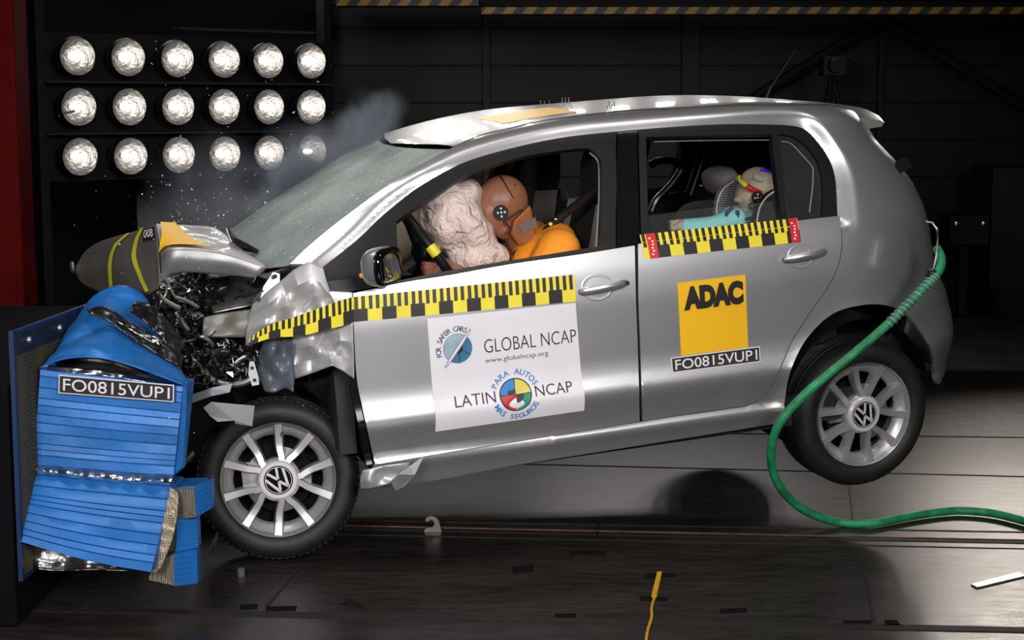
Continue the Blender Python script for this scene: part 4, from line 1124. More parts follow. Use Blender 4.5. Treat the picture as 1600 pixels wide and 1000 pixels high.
# open honeycomb faces
def comb_mat(ca=(.42, .36, .27), cb=(.17, .13, .09), sc=130):
    m = bpy.data.materials.new('honeycomb'); m.use_nodes = True; nt = m.node_tree; b = nt.nodes['Principled BSDF']
    tc = nt.nodes.new('ShaderNodeTexCoord'); vo = nt.nodes.new('ShaderNodeTexVoronoi'); vo.feature = 'DISTANCE_TO_EDGE'; vo.inputs['Scale'].default_value = sc; vo.inputs['Randomness'].default_value = .35
    nt.links.new(tc.outputs['Object'], vo.inputs['Vector']); cr = nt.nodes.new('ShaderNodeValToRGB'); cr.color_ramp.elements[0].color = (*ca, 1); cr.color_ramp.elements[1].color = (*cb, 1); cr.color_ramp.elements[0].position = .05; cr.color_ramp.elements[1].position = .35
    nt.links.new(vo.outputs['Distance'], cr.inputs['Fac']); nt.links.new(cr.outputs['Color'], b.inputs['Base Color']); b.inputs['Metallic'].default_value = .4; b.inputs['Roughness'].default_value = .45
    bu = nt.nodes.new('ShaderNodeBump'); bu.inputs['Strength'].default_value = .8; bu.inputs['Distance'].default_value = .006; bu.invert = True; nt.links.new(vo.outputs['Distance'], bu.inputs['Height']); nt.links.new(bu.outputs['Normal'], b.inputs['Normal'])
    return m
COMB = comb_mat()
wsurf('honeycomb_flap', [fpx([(266, 762), (276, 768), (279, 776)], 5.10), fpx([(258, 800), (268, 800), (276, 812)], 5.08), fpx([(246, 846), (258, 850), (268, 846)], 5.06), fpx([(234, 893), (242, 896), (252, 886)], 5.04)], COMB, bar, 10, 24, .004, 14, 3, .006)
def comb_block(name, tan, blue, top, Ya, Yb):
    g = empty(name, (0, 0, 0), bar)
    mb = MB()
    A = [bp(x, y, Ya if k in (0, 3) else Yb) for k, (x, y) in enumerate(tan)]
    B = [bp(x, y, Yb if k in (0, 3) else Ya + .02) for k, (x, y) in enumerate(blue)]
    b2 = MB(); dv = Vector((.0, .05, 0))
    mb.prism(A, dv * .5, COMB); mb.build('honeycomb_face', g, smooth=False)
    n = 6; L0, L1 = B[0], B[3]; R0, R1 = B[1], B[2]; P = []
    for i in range(n):
        for t, o in ((i / n, 0), ((i + .96) / n, -.004), ((i + 1) / n, 0)): P.append([L0.lerp(L1, t) + Vector((0, o, 0)), R0.lerp(R1, t) + Vector((0, o, 0))])
    b2.grid(P, BLUE); b2.prism([B[1], B[2], B[2] + dv, B[1] + dv], (-.002, 0, 0), BLUE); b2.prism([B[3], B[2], B[2] + dv, B[3] + dv], (0, 0, .002), BLUE); b2.prism([B[0], B[1], B[1] + dv, B[0] + dv], (0, 0, -.002), BLUE)
    if top: b2.prism([bp(x, y, Y) for (x, y), Y in zip(top, (Ya + .15, Ya + .15, Ya + .02, Yb, Ya))], (0, 0, -.003), BLUE)
    b2.build('blue_skin', g, smooth=False)
comb_block('honeycomb_block', [(271, 765), (304, 762), (307, 808), (279, 811)], [(304, 762), (330, 752), (331, 794), (307, 808)], [(270, 748), (323, 746), (330, 752), (304, 762), (271, 765)], 5.16, 5.10)
comb_block('honeycomb_block', [(268, 818), (277, 813), (275, 861), (262, 862)], [(277, 813), (308, 809), (310, 855), (275, 862)], None, 5.16, 5.12)
comb_block('honeycomb_block', [(238, 882), (272, 866), (272, 915), (232, 906)], [(272, 866), (308, 859), (309, 911), (272, 916)], None, 5.14, 5.09)
# carrier plate with perforated face, and its dark block
PERF = comb_mat((.09, .07, .035), (.010, .008, .007), 75); PERF.node_tree.nodes['Principled BSDF'].inputs['Metallic'].default_value = 0; PERF.node_tree.nodes['Principled BSDF'].inputs['Roughness'].default_value = .8; PERF.name = 'perforated_sheet'
pl = [Vector(at_y(18, 522, 4.98)), Vector(at_y(36, 903, 4.98))]
xw = (pl[0].x + pl[1].x) / 2; zt, zb = pl[0].z, pl[1].z
mb = MB()
Yf = 6.6
def xs(Y): return xw + .07 * (Y - 4.98)
mb.prism([Vector((xs(4.98), 4.98, zt)), Vector((xs(Yf), Yf, zt)), Vector((xs(Yf), Yf, zb)), Vector((xs(4.98), 4.98, zb))], (-.012, 0, 0), PERF)
mb.v = [tuple(Vector(v) - bar.location) for v in mb.v]
mb.build('perforated_plate', bar, smooth=False)
mb = MB(); e = .012
for (Ya, Yb, za, zb_) in ((4.975, 4.99, zb - .01, zt + .01), (4.98, Yf, zt - .004, zt + .008), (4.98, Yf, zb - .008, zb + .004)):
    mb.prism([Vector((xs(Ya) + .004, Ya, zb_)), Vector((xs(Yb) + .004, Yb, zb_)), Vector((xs(Yb) + .004, Yb, za)), Vector((xs(Ya) + .004, Ya, za))], (-.014, 0, 0), mat('navy_frame', (.006, .025, .09), .5))
mb.prism([Vector((xs(4.99) + .003, 4.99, zt - .002)), Vector((xs(Yf) + .003, Yf, zt - .002)), Vector((xs(Yf) + .003, Yf, zt - .07)), Vector((xs(4.99) + .003, 4.99, zt - .07))], (-.02, 0, 0), DARKMETAL)
mb.v = [tuple(Vector(v) - bar.location) for v in mb.v]
mb.build('plate_frame', bar, smooth=False)
for k in range(5):
    Y = 5.1 + .28 * k; mb = MB(); mb.lathe([(0, .010), (.010, .010), (.012, .004), (.012, 0)], STEEL, C=Vector((xs(Y) + .003, Y, zt - .035)) - bar.location, ax=(1, 0, 0), seg=10); mb.build('bolt', bar)
d = Decal(None)
q4 = [bp(92, 614, 5.135), bp(272, 628, 5.135), bp(272.5, 601, 5.135), bp(92.5, 585, 5.135)]
def bfn(s, t, lift): return q4[0] * (1 - s) * (1 - t) + q4[1] * s * (1 - t) + q4[2] * s * t + q4[3] * (1 - s) * t + Vector((0, -1, 0)) * (lift + .004)
number_sign(bfn, bar, 6)
# dark concrete block that carries the plate
mb = MB(); mb.box((xw - .72, 6.0, zt / 2 - .08), (1.40, 2.05, zt - .16), mat('dark_steel_block', (.004, .004, .005), .8, spec=.1)); o = mb.build('barrier_block', smooth=False)
tag(o, 'black steel block behind the perforated plate at the left edge', 'block'); bevel_mod(o, .01)
REDP = mat('red_paint', (.085, .003, .003), .7, 0, .2, 6, spec=.05)
p = at_y(14, 250, 7.6)
mb = MB(); mb.box((at_y(30, 250, 7.6).x - .13, 7.7, 2.2), (.26, .22, 4.4), REDP); mb.box((at_y(30, 250, 7.6).x - .13, 7.7, .02), (.5, .4, .04), REDP)
o = mb.build('red_column', smooth=False); bevel_mod(o, .015); tag(o, 'dark red steel column at the left edge behind the barrier', 'column')
mb = MB(); z_ = at_y(10, 507, 7.2).z; mb.box((-2.9, 7.25, z_), (1.1, .12, .10), REDP); mb.box((-2.6, 7.25, z_ / 2), (.1, .1, z_), REDP); mb.box((-3.2, 7.25, z_ / 2), (.1, .1, z_), REDP)
o = mb.build('red_rail', smooth=False); bevel_mod(o, .01); tag(o, 'low red steel rail beside the black block at the left edge', 'rail')

# ================================================================== FLOODLIGHT BANK
rowsY = [[(120, 88), (199, 90), (276, 92), (349, 93.5), (418, 95), (485, 96)], [(122, 167), (201, 167), (277, 167), (349, 167), (419, 167), (485, 167)], [(124, 245), (203, 244), (278, 242), (350, 240.5), (419, 239), (486, 237)]]
def bankY(x): return 1 / (1 / 8.7 + (1 / 9.65 - 1 / 8.7) * (x - 122) / (485 - 122))
A_ = Vector(at_y(122, 167, bankY(122))); B_ = Vector(at_y(485, 167, bankY(485)))
bx = (B_ - A_); bx.z = 0; bx.normalize(); bn = Vector((bx.y, -bx.x, 0))       # bn: towards the car
bank = empty('floodlight_bank', Vector((A_.x, A_.y, 0)))
tag(bank, 'black rack of eighteen round lit floodlights in three rows at upper left', 'floodlights')
def bw(p): return Vector(p) - bank.location
RACK = mat('rack_black', (.008, .008, .008), .45, .3, .2, 10)
REFL = mat('lamp_reflector', (.34, .33, .32), .25, 1.0, .15, 9, bump=.6, bscale=26, rvar=.08)
BULB = mat('lamp_bulb', (1, 1, 1), .3, emit=(1, .93, .85), estr=7)
LENS = mat('lamp_lens', (.9, .9, .9), .06, 0, .02, 5, alpha=.10, bump=.5, bscale=50)
Zu = Vector((0, 0, 1)); cen = (A_ + B_) / 2; Wd = (B_ - A_).length
mb = MB(); Rm = Matrix((bx, -bn, Zu)).transposed()
for k, zz in enumerate((at_y(300, 92, bankY(300)).z, at_y(300, 167, bankY(300)).z, at_y(300, 242, bankY(300)).z)):
    c = Vector((cen.x, cen.y, zz)) - bn * .16; mb.box(bw(c), (Wd + .34, .03, .262), RACK, Rm)
for s_ in (-1, 1):
    c = Vector((cen.x, cen.y, 0)) + bx * s_ * (Wd / 2 + .17) - bn * .10; c.z = 1.3; mb.box(bw(c), (.05, .08, 2.6), RACK, Rm)
mb.build('rack', bank, smooth=False)
for px_y, l in ((44, .52), (130, 1), (207, 1)):
    zz = at_y(300, px_y, bankY(300)).z; c = Vector((cen.x, cen.y, zz)) - bn * .05 + bx * (Wd * (1 - l) / 2)
    mb = MB(); mb.box(bw(c), ((Wd + .34) * l, .10, .010), mat('rack_ledge', (.10, .10, .10), .3, .8), Rm); mb.build('ledge', bank, smooth=False)
for j, row in enumerate(rowsY):
    for i, (x, y) in enumerate(row):
        C = Vector(at_y(x, y, bankY(x))); e = empty('lamp', bw(C), bank)
        mb = MB(); mb.lathe([(.101, .012), (.104, .0), (.103, -.02), (.09, -.07), (.05, -.105), (.0, -.11)], RACK, ax=bn, seg=28); mb.build('housing', e)
        mb = MB(); mb.lathe([(.099, .010), (.092, -.022), (.075, -.055), (.05, -.082), (.02, -.096), (0, -.098)], REFL, ax=bn, seg=32); mb.build('reflector', e)
        mb = MB(); super_e(bn * -.035 + bx * 0, (.034, .018, .017), BULB, mb, 1.0, Matrix((bx, -bn, Zu)).transposed(), 12, 8); mb.build('bulb', e)
        mb = MB(); mb.lathe([(.098, .010), (.07, .020), (.04, .024), (0, .026)], LENS, ax=bn, seg=28); mb.build('lens', e)
        if (i, j) == (0, 1):
            mb = MB(); mb.tube([bn * .03 + Vector((-.03, 0, -.02)), bn * .05 + Vector((-.13, 0, -.045))], .008, CHROME, 6); mb.build('clip', e)

# ================================================================== THINGS AT THE BACK OF THE HALL
mb = MB(); p0, p1 = at_y(212, 296, 10.6), at_y(424, 400, 10.6)
mb.box(((p0.x + p1.x) / 2, 10.8, p0.z / 2), (p1.x - p0.x, .4, p0.z), mat('haze_grey', (.13, .13, .13), .7, 0, .15, 5)); o = mb.build('hazy_cabinet', smooth=False); bevel_mod(o, .01); tag(o, 'cabinet below the floodlight rack, its grey lightened as lit haze, behind the smoke', 'cabinet')  # grey raised in the base colour to imitate lit haze
HY = mat('hazard_yellow', (.34, .18, .012), .5, 0, .1, 8)
def hazard(name, x0, x1, ytop, ybot, Y, n, label):
    a, b_ = at_y(x0, ytop, Y), at_y(x1, ytop, Y); h = a.z - at_y(x0, ybot, Y).z; a = Vector((a.x, Y, a.z)); b_ = Vector((b_.x, Y, b_.z))
    e = empty(name, a); tag(e, label, 'beam', 'hazard striped overhead beams'); mb = MB(); d = b_ - a
    mb.prism([Vector((0, 0, 0)), d, d - Vector((0, 0, h)), Vector((0, 0, -h))], (0, .2, 0), mat('beam_black', (.012, .011, .010), .5)); mb.build('beam', e, smooth=False)
    mb = MB()
    for i in range(n):
        u0 = d * (i / n); u1 = d * ((i + .5) / n); sl = d.normalized() * h * .8
        mb.add([u0 + sl + Vector((0, -.004, 0)), u1 + sl + Vector((0, -.004, 0)), u1 + Vector((0, -.004, -h)), u0 + Vector((0, -.004, -h))], [(0, 1, 2, 3)], HY)
    mb.build('warning_stripes', e, smooth=False)
hazard('overhead_beam', 525, 748, -3, 9, 11.0, 7, 'yellow and black striped beam at top, left of the long one')
hazard('overhead_beam', 752, 1640, 11, 22, 10.6, 28, 'long yellow and black striped beam along the top right')
mb = MB()
for y in (2, -14): a, b_ = at_y(500, y, 11.4), at_y(1700, y + 8, 11.4); mb.tube([a, b_], .035, mat('beam_black', (0, 0, 0)), 8)
o = mb.build('roof_pipe'); tag(o, 'dark horizontal pipe along the top of the back wall', 'pipe')
BR = mat('brace_black', (.006, .006, .006), .6)
for (x0, y0, x1, y1, lb) in ((1380, 30, 1180, 152, 'black diagonal brace sloping down left on the back wall'), (1380, 30, 1640, 190, 'black diagonal brace sloping down right on the back wall')):
    mb = MB(); mb.tube([at_y(x0, y0, 13.2), at_y(x1, y1, 13.2)], .045, BR, 8); o = mb.build('wall_brace'); tag(o, lb, 'brace')
# cine camera on a tripod, hardly visible
e = empty('tripod_camera', Vector((at_y(1300, 110, 12.2).x, 12.2, 0))); tag(e, 'dark camera on a stand against the back wall, above the car roof', 'camera')
zc = at_y(1300, 103, 12.2).z
mb = MB(); mb.box((0, 0, zc), (.16, .22, .14), BR); mb.lathe([(0, .18), (.05, .18), (.06, .08)], BR, C=(0, 0, zc), ax=(0, -1, 0), seg=16); mb.build('camera_body', e, smooth=False)
mb = MB()
for q in (0, 2.1, 4.2): mb.tube([(0, 0, zc - .07), (.55 * cos(q), .55 * sin(q), 0)], .02, BR, 8)
mb.build('tripod', e)
mb = MB(); mb.tube([Vector((.12 + .11 * cos(q), 0, zc - .12 + .16 * sin(q))) for q in np.linspace(-1.5, 2.2, 20)], .008, BR, 6); mb.build('cable', e)
mb = MB(); p0, p1 = at_y(1552, 262, 12.4), at_y(1700, 455, 12.4)
mb.box(((p0.x + p1.x) / 2, 12.7, (p0.z + p1.z) / 2), (p1.x - p0.x, .6, p0.z - p1.z), mat('pale_cabinet', (.018, .017, .017), .6)); mb.box(((p0.x + p1.x) / 2, 12.7, p1.z / 2), (p1.x - p0.x - .1, .5, p1.z), BR)
o = mb.build('tall_cabinet', smooth=False); bevel_mod(o, .01); tag(o, 'tall pale grey cabinet in the dark at the right edge', 'cabinet')
e = empty('equipment_cart', Vector((at_y(1505, 400, 12.3).x, 12.3, 0))); tag(e, 'small dark equipment cart with glinting lamps behind the car tail', 'cart')
za, zb2 = at_y(1505, 335, 12.3).z, at_y(1505, 380, 12.3).z
mb = MB(); mb.box((0, 0, (za + zb2) / 2), (.28, .3, za - zb2), BR); mb.box((0, 0, zb2 / 2), (.06, .06, zb2), BR); mb.box((0, 0, .03), (.4, .4, .06), BR); mb.build('stand', e, smooth=False)
for s_ in (-1, 1):
    mb = MB(); mb.lathe([(0, .02), (.02, .015), (.03, 0)], CHROME, C=(s_ * .10, -.16, zb2 + .16), ax=(0, -1, 0), seg=14); mb.build('lamp', e)
mb = MB(); mb.tube([at_y(405, 350, 9.9), at_y(392, 370, 9.9), at_y(378, 420, 9.9)], .012, BR, 6); 

# ================================================================== GREEN TETHER HOSE
hs = empty('tether_hose', at_z(1310, 824)); tag(hs, 'green fabric tether hose looped from the car tail down onto the floor', 'hose')
hp = [(1464, 388, 6.10), (1471, 405, 6.05), (1467, 423, 6.02), (1450, 443, 6.0), (1420, 474, 5.98), (1390, 504, 5.96), (1350, 539, 5.93), (1310, 572, 5.91), (1270, 605, 5.90), (1236, 638, 5.90), (1214, 669, 5.91), (1205, 704, 5.95), (1209, 740, 6.0), (1226, 771, 6.07), (1260, 799, 6.15)]
P = [Vector(at_y(*p)) for p in hp] + [Vector(at_z(x, y, .02)) for x, y in ((1310, 816), (1360, 818), (1410, 809), (1460, 801), (1500, 798), (1550, 802), (1600, 814), (1660, 832))]
P = [Vector(p) - hs.location for p in curve_pts(P, 10, False, 80)]
mb = MB(); mb.tube(P, .0165, GREEN, 14); mb.build('webbing', hs)
WIRE = mat('white_wire', (.55, .57, .55), .35, .3)
mb = MB(); seg = P[24:52]; L = []
for i in range(len(seg) * 8 - 8):
    k, f = divmod(i, 8); p = seg[k].lerp(seg[k + 1], f / 8); d_ = (seg[k + 1] - seg[k]).normalized(); a = d_.cross(Vector((0, 1, 0))).normalized(); b_ = d_.cross(a); q = i * .42
    L.append(p + (a * cos(q) + b_ * sin(q)) * .0185)
mb.tube(L, .0016, WIRE, 5); mb.build('wire_wrap', hs)
mb = MB(); mb.tube([Vector(at_y(*p)) - hs.location for p in curve_pts([(1448, 346, 6.16), (1458, 348, 6.12), (1465, 362, 6.08), (1464, 390, 6.06), (1460, 415, 6.05), (1454, 428, 6.05)], 6)], .0045, CHROME, 8); mb.build('hook_wire', hs)
mb = MB(); super_e(Vector(at_y(1456, 428, 6.02)) - hs.location, (.022, .022, .016), BLACKTRIM, mb); mb.build('clamp', hs)

# ================================================================== BITS ON THE FLOOR
def flat(name, px, m, label, cat, h=.004, group=None, lift=0.0):
    P = [Vector(at_z(*p, 0)) for p in px]; c = sum(P, Vector()) / len(P); mb = MB(); mb.prism([p - c + Vector((0, 0, lift)) for p in P], (0, 0, h), m); o = mb.build(name, smooth=False); o.location = c
    return tag(o, label, cat, group)
FT = mat('floor_tape_black', (.004, .004, .004), .9, spec=.1)
for px, lb in (([(891, 862), (946, 862), (945, 867), (890, 867)], 'black tape strip on the floor below the front door'),
               ([(1126, 952), (1167, 951), (1167, 957), (1125, 958)], 'black tape strip on the floor right of the yellow cable'),
               ([(1010, 897), (1054, 897), (1052, 902), (1009, 902)], 'black tape holding the upper end of the yellow cable'),
               ([(1001, 933), (1043, 934), (1042, 940), (1000, 939)], 'black tape holding the lower end of the yellow strip'),
               ([(376, 946), (403, 945), (402, 951), (374, 952)], 'short black tape left of a seam, below the front wheel'),
               ([(417, 949), (464, 948), (462, 954), (415, 954)], 'longer black tape right of a seam, below the front wheel'),
               ([(868, 960), (900, 960), (898, 967), (866, 966)], 'short black tape at the bottom edge, left of the yellow cable'),
               ([(1382, 970), (1402, 970), (1408, 979), (1384, 978)], 'small black tape right of the metal seam at lower right'),
               ([(1318, 971), (1362, 970), (1362, 975), (1318, 976)], 'long black tape left of the metal seam at lower right'),
               ([(800, 886), (834, 884), (832, 895), (802, 897)], 'dark square tape on the floor left of the yellow cable')):
    flat('floor_tape', px, FT, lb, 'tape', .003, 'black tape pieces on the floor')
e = empty('yellow_cable', at_z(1026, 918)); tag(e, 'yellow flat cable taped to the floor at the bottom', 'cable')
CY = mat('cable_yellow', (.55, .30, .015), .5, 0, .1, 10)
mb = MB(); P = [Vector(at_z(*p)) - e.location for p in ((1027, 899), (1034, 899), (1026, 935), (1018, 935))]; mb.prism(P, (0, 0, .014), CY); mb.build('sensor_strip', e, smooth=False)
mb = MB(); mb.tube([Vector(at_z(*p, .008)) - e.location for p in curve_pts([(1022, 935), (1018, 950), (1018, 965), (1012, 985), (1008, 1010)], 6)], .005, CY, 8); mb.build('wire', e)
# steel hook plate standing by the rail
yk = at_z(676, 831).y
pts = [Vector(at_y(x, y, yk)) for x, y in ((663, 831), (690, 832), (686, 815), (682, 809), (674, 806), (667, 808), (664, 814), (669, 815), (673, 812), (678, 814), (679, 820), (675, 824), (668, 824), (663, 828))]
c0 = Vector((pts[0].x, yk, 0)); mb = MB(); mb.prism([p - c0 for p in pts], (0, .012, 0), mat('hook_steel', (.20, .18, .16), .45, .8)); o = mb.build('tow_hook', smooth=False); o.location = c0; tag(o, 'small steel hook plate standing on the floor rail under the car', 'hook')
flat('metal_plate', [(1517, 915), (1592, 896), (1602, 902), (1527, 920)], STEEL, 'flat perforated steel strip on the floor at lower right', 'strip', .006)
flat('rubber_shard', [(530, 944), (545, 936), (555, 942), (570, 952), (552, 948)], FRAGD, 'thin black shard on the floor right of the front wheel', 'fragment', .006)
mb = MB(); p = Vector(at_z(376, 900)); mb.box((0, 0, .014), (.022, .02, .028), mat('grey_trim', (0, 0, 0)), Matrix.Rotation(.5, 3, 'Z')); o = mb.build('plastic_fragment', smooth=False); o.location = p; tag(o, 'small pale plastic fragment on the floor below the front wheel', 'fragment')
# torn pieces flying beside the wheel
def shard(name, px, Y, m, label, thick=.004):
    P = [Vector(at_y(x, y, Y + .02 * k)) for k, (x, y) in enumerate(px)]; c = sum(P, Vector()) / len(P); mb = MB(); mb.prism([p - c for p in P], (.002, thick, .001), m); o = mb.build(name, smooth=False); o.location = c; tag(o, label, 'fragment')
shard('trim_fragment', [(272, 738), (286, 722), (301, 705), (303, 711), (290, 726), (276, 741)], 5.3, mat('grey_trim', (0, 0, 0)), 'flying grey trim strip above the small honeycomb blocks')
shard('glass_fragment', [(326, 862), (331, 848), (338, 834), (340, 842), (334, 858), (329, 867)], 5.3, mat('shard_blue', (.25, .32, .42), .1, .8), 'flying shiny sliver between the blue blocks and the front wheel')
shard('paint_fragment', [(437, 680), (440, 674), (443, 676), (440, 684)], 5.55, FRAGL, 'tiny bright chip in front of the front wheel rim')
# spray of glass crumbs in the air
rnd = random.Random(5); mb = MB(); GL = mat('glass_crumb', (.8, .85, .85), .1, .3)
for k in range(330):
    if k < 210: x, y = rnd.gauss(330, 75), rnd.gauss(330, 55)
    elif k < 280: x, y = rnd.uniform(230, 540), rnd.uniform(60, 330)
    else: x, y = rnd.gauss(330, 120), rnd.gauss(560, 120)
    c = Vector(at_y(x, y, rnd.uniform(5.2, 7.5) if y < 400 else rnd.uniform(5.0, 5.3))); s_ = rnd.choice((.0012, .0016, .0022, .003)) * (1 if y < 420 else .6)
    if c.z < .02: continue
    a = [Vector((rnd.gauss(0, 1), rnd.gauss(0, 1), rnd.gauss(0, 1))) * s_ for _ in range(4)]
    mb.add([c + v for v in a], [(0, 1, 2), (0, 1, 3), (0, 2, 3), (1, 2, 3)], GL)
o = mb.build('glass_spray', smooth=False); tag(o, 'white glass crumbs sprayed through the air around the crash', 'glass crumbs', kind='stuff')

# ================================================================== SMOKE
def smoke():
    puffs = [(582, 190, .12, .55), (560, 230, .15, .45), (508, 265, .17, .45), (456, 285, .15, 1.0), (440, 320, .14, .8), (500, 320, .2, .5), (340, 325, .28, .10), (598, 165, .08, .25), (470, 245, .14, .3)]
    Y = 6.75; C0 = Vector(at_y(510, 255, Y)); mb = MB(); lump((0, 0, 0), (.72, .34, .52), None, 3, mb, 20, 14, .1) if False else None
    m = bpy.data.materials.new('smoke'); m.use_nodes = True; nt = m.node_tree; nt.nodes.remove(nt.nodes['Principled BSDF']); out = nt.nodes['Material Output']
    pv = nt.nodes.new('ShaderNodeVolumePrincipled'); pv.inputs['Color'].default_value = (.74, .84, 1, 1); pv.inputs['Anisotropy'].default_value = .35
    tc = nt.nodes.new('ShaderNodeTexCoord'); nz = nt.nodes.new('ShaderNodeTexNoise'); nz.inputs['Scale'].default_value = 6.5; nz.inputs['Detail'].default_value = 5; nt.links.new(tc.outputs['Object'], nz.inputs['Vector'])
    # warp the puffs a little
    sub = nt.nodes.new('ShaderNodeVectorMath'); sub.operation = 'SUBTRACT'; sub.inputs[1].default_value = (.5, .5, .5); nt.links.new(nz.outputs['Color'], sub.inputs[0])
    sc = nt.nodes.new('ShaderNodeVectorMath'); sc.operation = 'SCALE'; sc.inputs['Scale'].default_value = .22; nt.links.new(sub.outputs[0], sc.inputs[0])
    adv = nt.nodes.new('ShaderNodeVectorMath'); adv.operation = 'ADD'; nt.links.new(tc.outputs['Object'], adv.inputs[0]); nt.links.new(sc.outputs[0], adv.inputs[1])
    acc = None
    for (x, y, r, a) in puffs:
        c = Vector(at_y(x, y, Y)) - C0
        ds = nt.nodes.new('ShaderNodeVectorMath'); ds.operation = 'DISTANCE'; ds.inputs[1].default_value = c; nt.links.new(adv.outputs[0], ds.inputs[0])
        mr = nt.nodes.new('ShaderNodeMapRange'); mr.interpolation_type = 'SMOOTHERSTEP'; mr.inputs['From Min'].default_value = 0; mr.inputs['From Max'].default_value = r * 1.35; mr.inputs['To Min'].default_value = a; mr.inputs['To Max'].default_value = 0; nt.links.new(ds.outputs['Value'], mr.inputs['Value'])
        if acc is None: acc = mr.outputs['Result']
        else:
            ad = nt.nodes.new('ShaderNodeMath'); ad.operation = 'ADD'; nt.links.new(acc, ad.inputs[0]); nt.links.new(mr.outputs['Result'], ad.inputs[1]); acc = ad.outputs[0]
    n2 = nt.nodes.new('ShaderNodeMapRange'); n2.inputs['From Min'].default_value = .35; n2.inputs['From Max'].default_value = .65; n2.inputs['To Min'].default_value = .35; n2.inputs['To Max'].default_value = 1.3; nt.links.new(nz.outputs['Fac'], n2.inputs['Value'])
    mu = nt.nodes.new('ShaderNodeMath'); mu.operation = 'MULTIPLY'; nt.links.new(acc, mu.inputs[0]); nt.links.new(n2.outputs['Result'], mu.inputs[1])
    m2 = nt.nodes.new('ShaderNodeMath'); m2.operation = 'MULTIPLY'; m2.inputs[1].default_value = SMOKE_DENSITY; nt.links.new(mu.outputs[0], m2.inputs[0])
    nt.links.new(m2.outputs[0], pv.inputs['Density']); nt.links.new(pv.outputs[0], out.inputs['Volume'])
    mb = MB(); P = []
    for i in range(13):
        la = -pi / 2 + pi * i / 12; P.append([(.78 * cos(la) * cos(q), .30 * cos(la) * sin(q), .50 * sin(la)) for q in np.linspace(0, 2 * pi, 21)])
    mb.grid(P, m); o = mb.build('smoke'); o.location = C0; tag(o, 'bluish smoke cloud rising behind the windscreen', 'smoke', kind='stuff')
SMOKE_DENSITY = 15.0
smoke()

# ================================================================== CABIN
def remesh(o, vs, sm=2):
    m_ = o.modifiers.new('remesh', 'REMESH'); m_.mode = 'VOXEL'; m_.voxel_size = vs; m_.use_smooth_shade = True
    if sm:
        k = o.modifiers.new('smooth', 'CORRECTIVE_SMOOTH') if False else o.modifiers.new('smooth', 'SMOOTH'); k.iterations = sm; k.factor = .5
    return o
def blob(mb, c, r, m, R=None): super_e(c, r, m, mb, 1.0, R, 20, 14)
def limb(mb, pts, rs, m, seg=12):
    P = [Vector(p) for p in pts]; mb.tube(P, list(rs), m, seg)
    for p, r in zip(P, rs): blob(mb, p, (r, r, r), m)
mb = MB(); prof = [(-2.0, 1.00), (-1.86, 1.03), (-1.74, 1.02), (-1.69, .95), (-1.70, .84), (-1.78, .74), (-1.78, .60), (-2.0, .60)]
mb.grid([[(x, y, z) for x, z in prof + prof[:1]] for y in np.linspace(-.70, .70, 9)], CABIN); mb.build('dashboard', car)
def seat(y):
    e = empty('front_seat', (0, 0, 0), car)
    def back(rows, m, name, parent):
        mb = MB(); P = []
        for (x, z, hw, th) in rows:
            P.append([Vector((x + th * (.5 * math.copysign(abs(cos(q)) ** .6, cos(q))), y + hw * math.copysign(abs(sin(q)) ** .6, sin(q)), z)) for q in np.linspace(0, 2 * pi, 25)])
        mb.grid(P, m); mb.add(P[-1][:-1], [tuple(range(24))], m); return mb.build(name, parent, autos=70)
    b_ = back([(-1.02, .50, .22, .16), (-1.00, .62, .245, .18), (-.965, .80, .25, .17), (-.94, .98, .235, .15), (-.915, 1.12, .19, .13), (-.90, 1.18, .15, .12)], SEATBLACK, 'backrest', e)
    back([(-.905, 1.16, .13, .10), (-.895, 1.22, .145, .115), (-.885, 1.32, .14, .11), (-.885, 1.37, .115, .085), (-.885, 1.385, .07, .04)], SEATBLACK, 'headrest', e)
    for s_ in (-1, 1):
        mb = MB(); P = []
        for t in np.linspace(0, 1, 9):
            z = .66 + .52 * t; x = -1.075 + .135 * t; P.append([(x - .008, y + s_ * (.13 - .02 * t), z), (x - .035, y + s_ * (.18 - .025 * t), z), (x - .012, y + s_ * (.232 - .06 * t * t), z), (x + .05, y + s_ * (.25 - .055 * t * t), z)])
        mb.grid(P, CABINGREY); mb.build('bolster', b_, autos=60)
    mb = MB(); super_e((-1.28, y, .50), (.27, .24, .09), SEATBLACK, mb, .5); mb.build('seat_cushion', e)
    mb = MB(); P = [[(-.80 + .02 * k, y + s_, .55 + .13 * k) for s_ in (-.2, -.1, 0, .1, .2)] for k in range(5)]; mb.grid(P, CABIN); mb.build('seat_shell', e)
    return e
seat(-.36); seat(.36)
# pale panel on the far door pillar, far belts
for pts, m_ in (([(820, 247), (831, 245), (838, 296), (852, 312), (846, 330), (828, 300)], CABINGREY), ([(797, 252), (806, 248), (800, 266), (793, 268)], CABINLIGHT)):
    mb = MB(); mb.prism([at_cy(x, y, .60) for x, y in pts], (0, .02, 0), m_); mb.build('pillar_panel', car, smooth=False)
mb = MB(); mb.prism([at_cy(x, y, .62) for x, y in [(908, 250), (922, 246), (936, 288), (920, 304), (912, 280)]], (0, .02, 0), CABINGREY); mb.build('pillar_panel', car, smooth=False)
mb = MB()
super_e((-.12, 0, .72), (.14, .62, .34), SEATBLACK, mb, .45); mb.build('rear_seat', car)
mb = MB(); super_e((-.45, 0, .48), (.30, .62, .10), SEATBLACK, mb, .45); mb.build('rear_cushion', car)
p = Vector(at_cy(1126, 282, .05)); mb = MB(); super_e(p, (.055, .12, .058), CABINGREY, mb, .7, Matrix.Rotation(radians(-15), 3, 'Y')); mb.build('rear_headrest', car)
p = Vector(at_cy(1240, 310, .40)); mb = MB(); super_e(p, (.05, .12, .05), SEATBLACK, mb, .7); mb.build('rear_headrest', car)
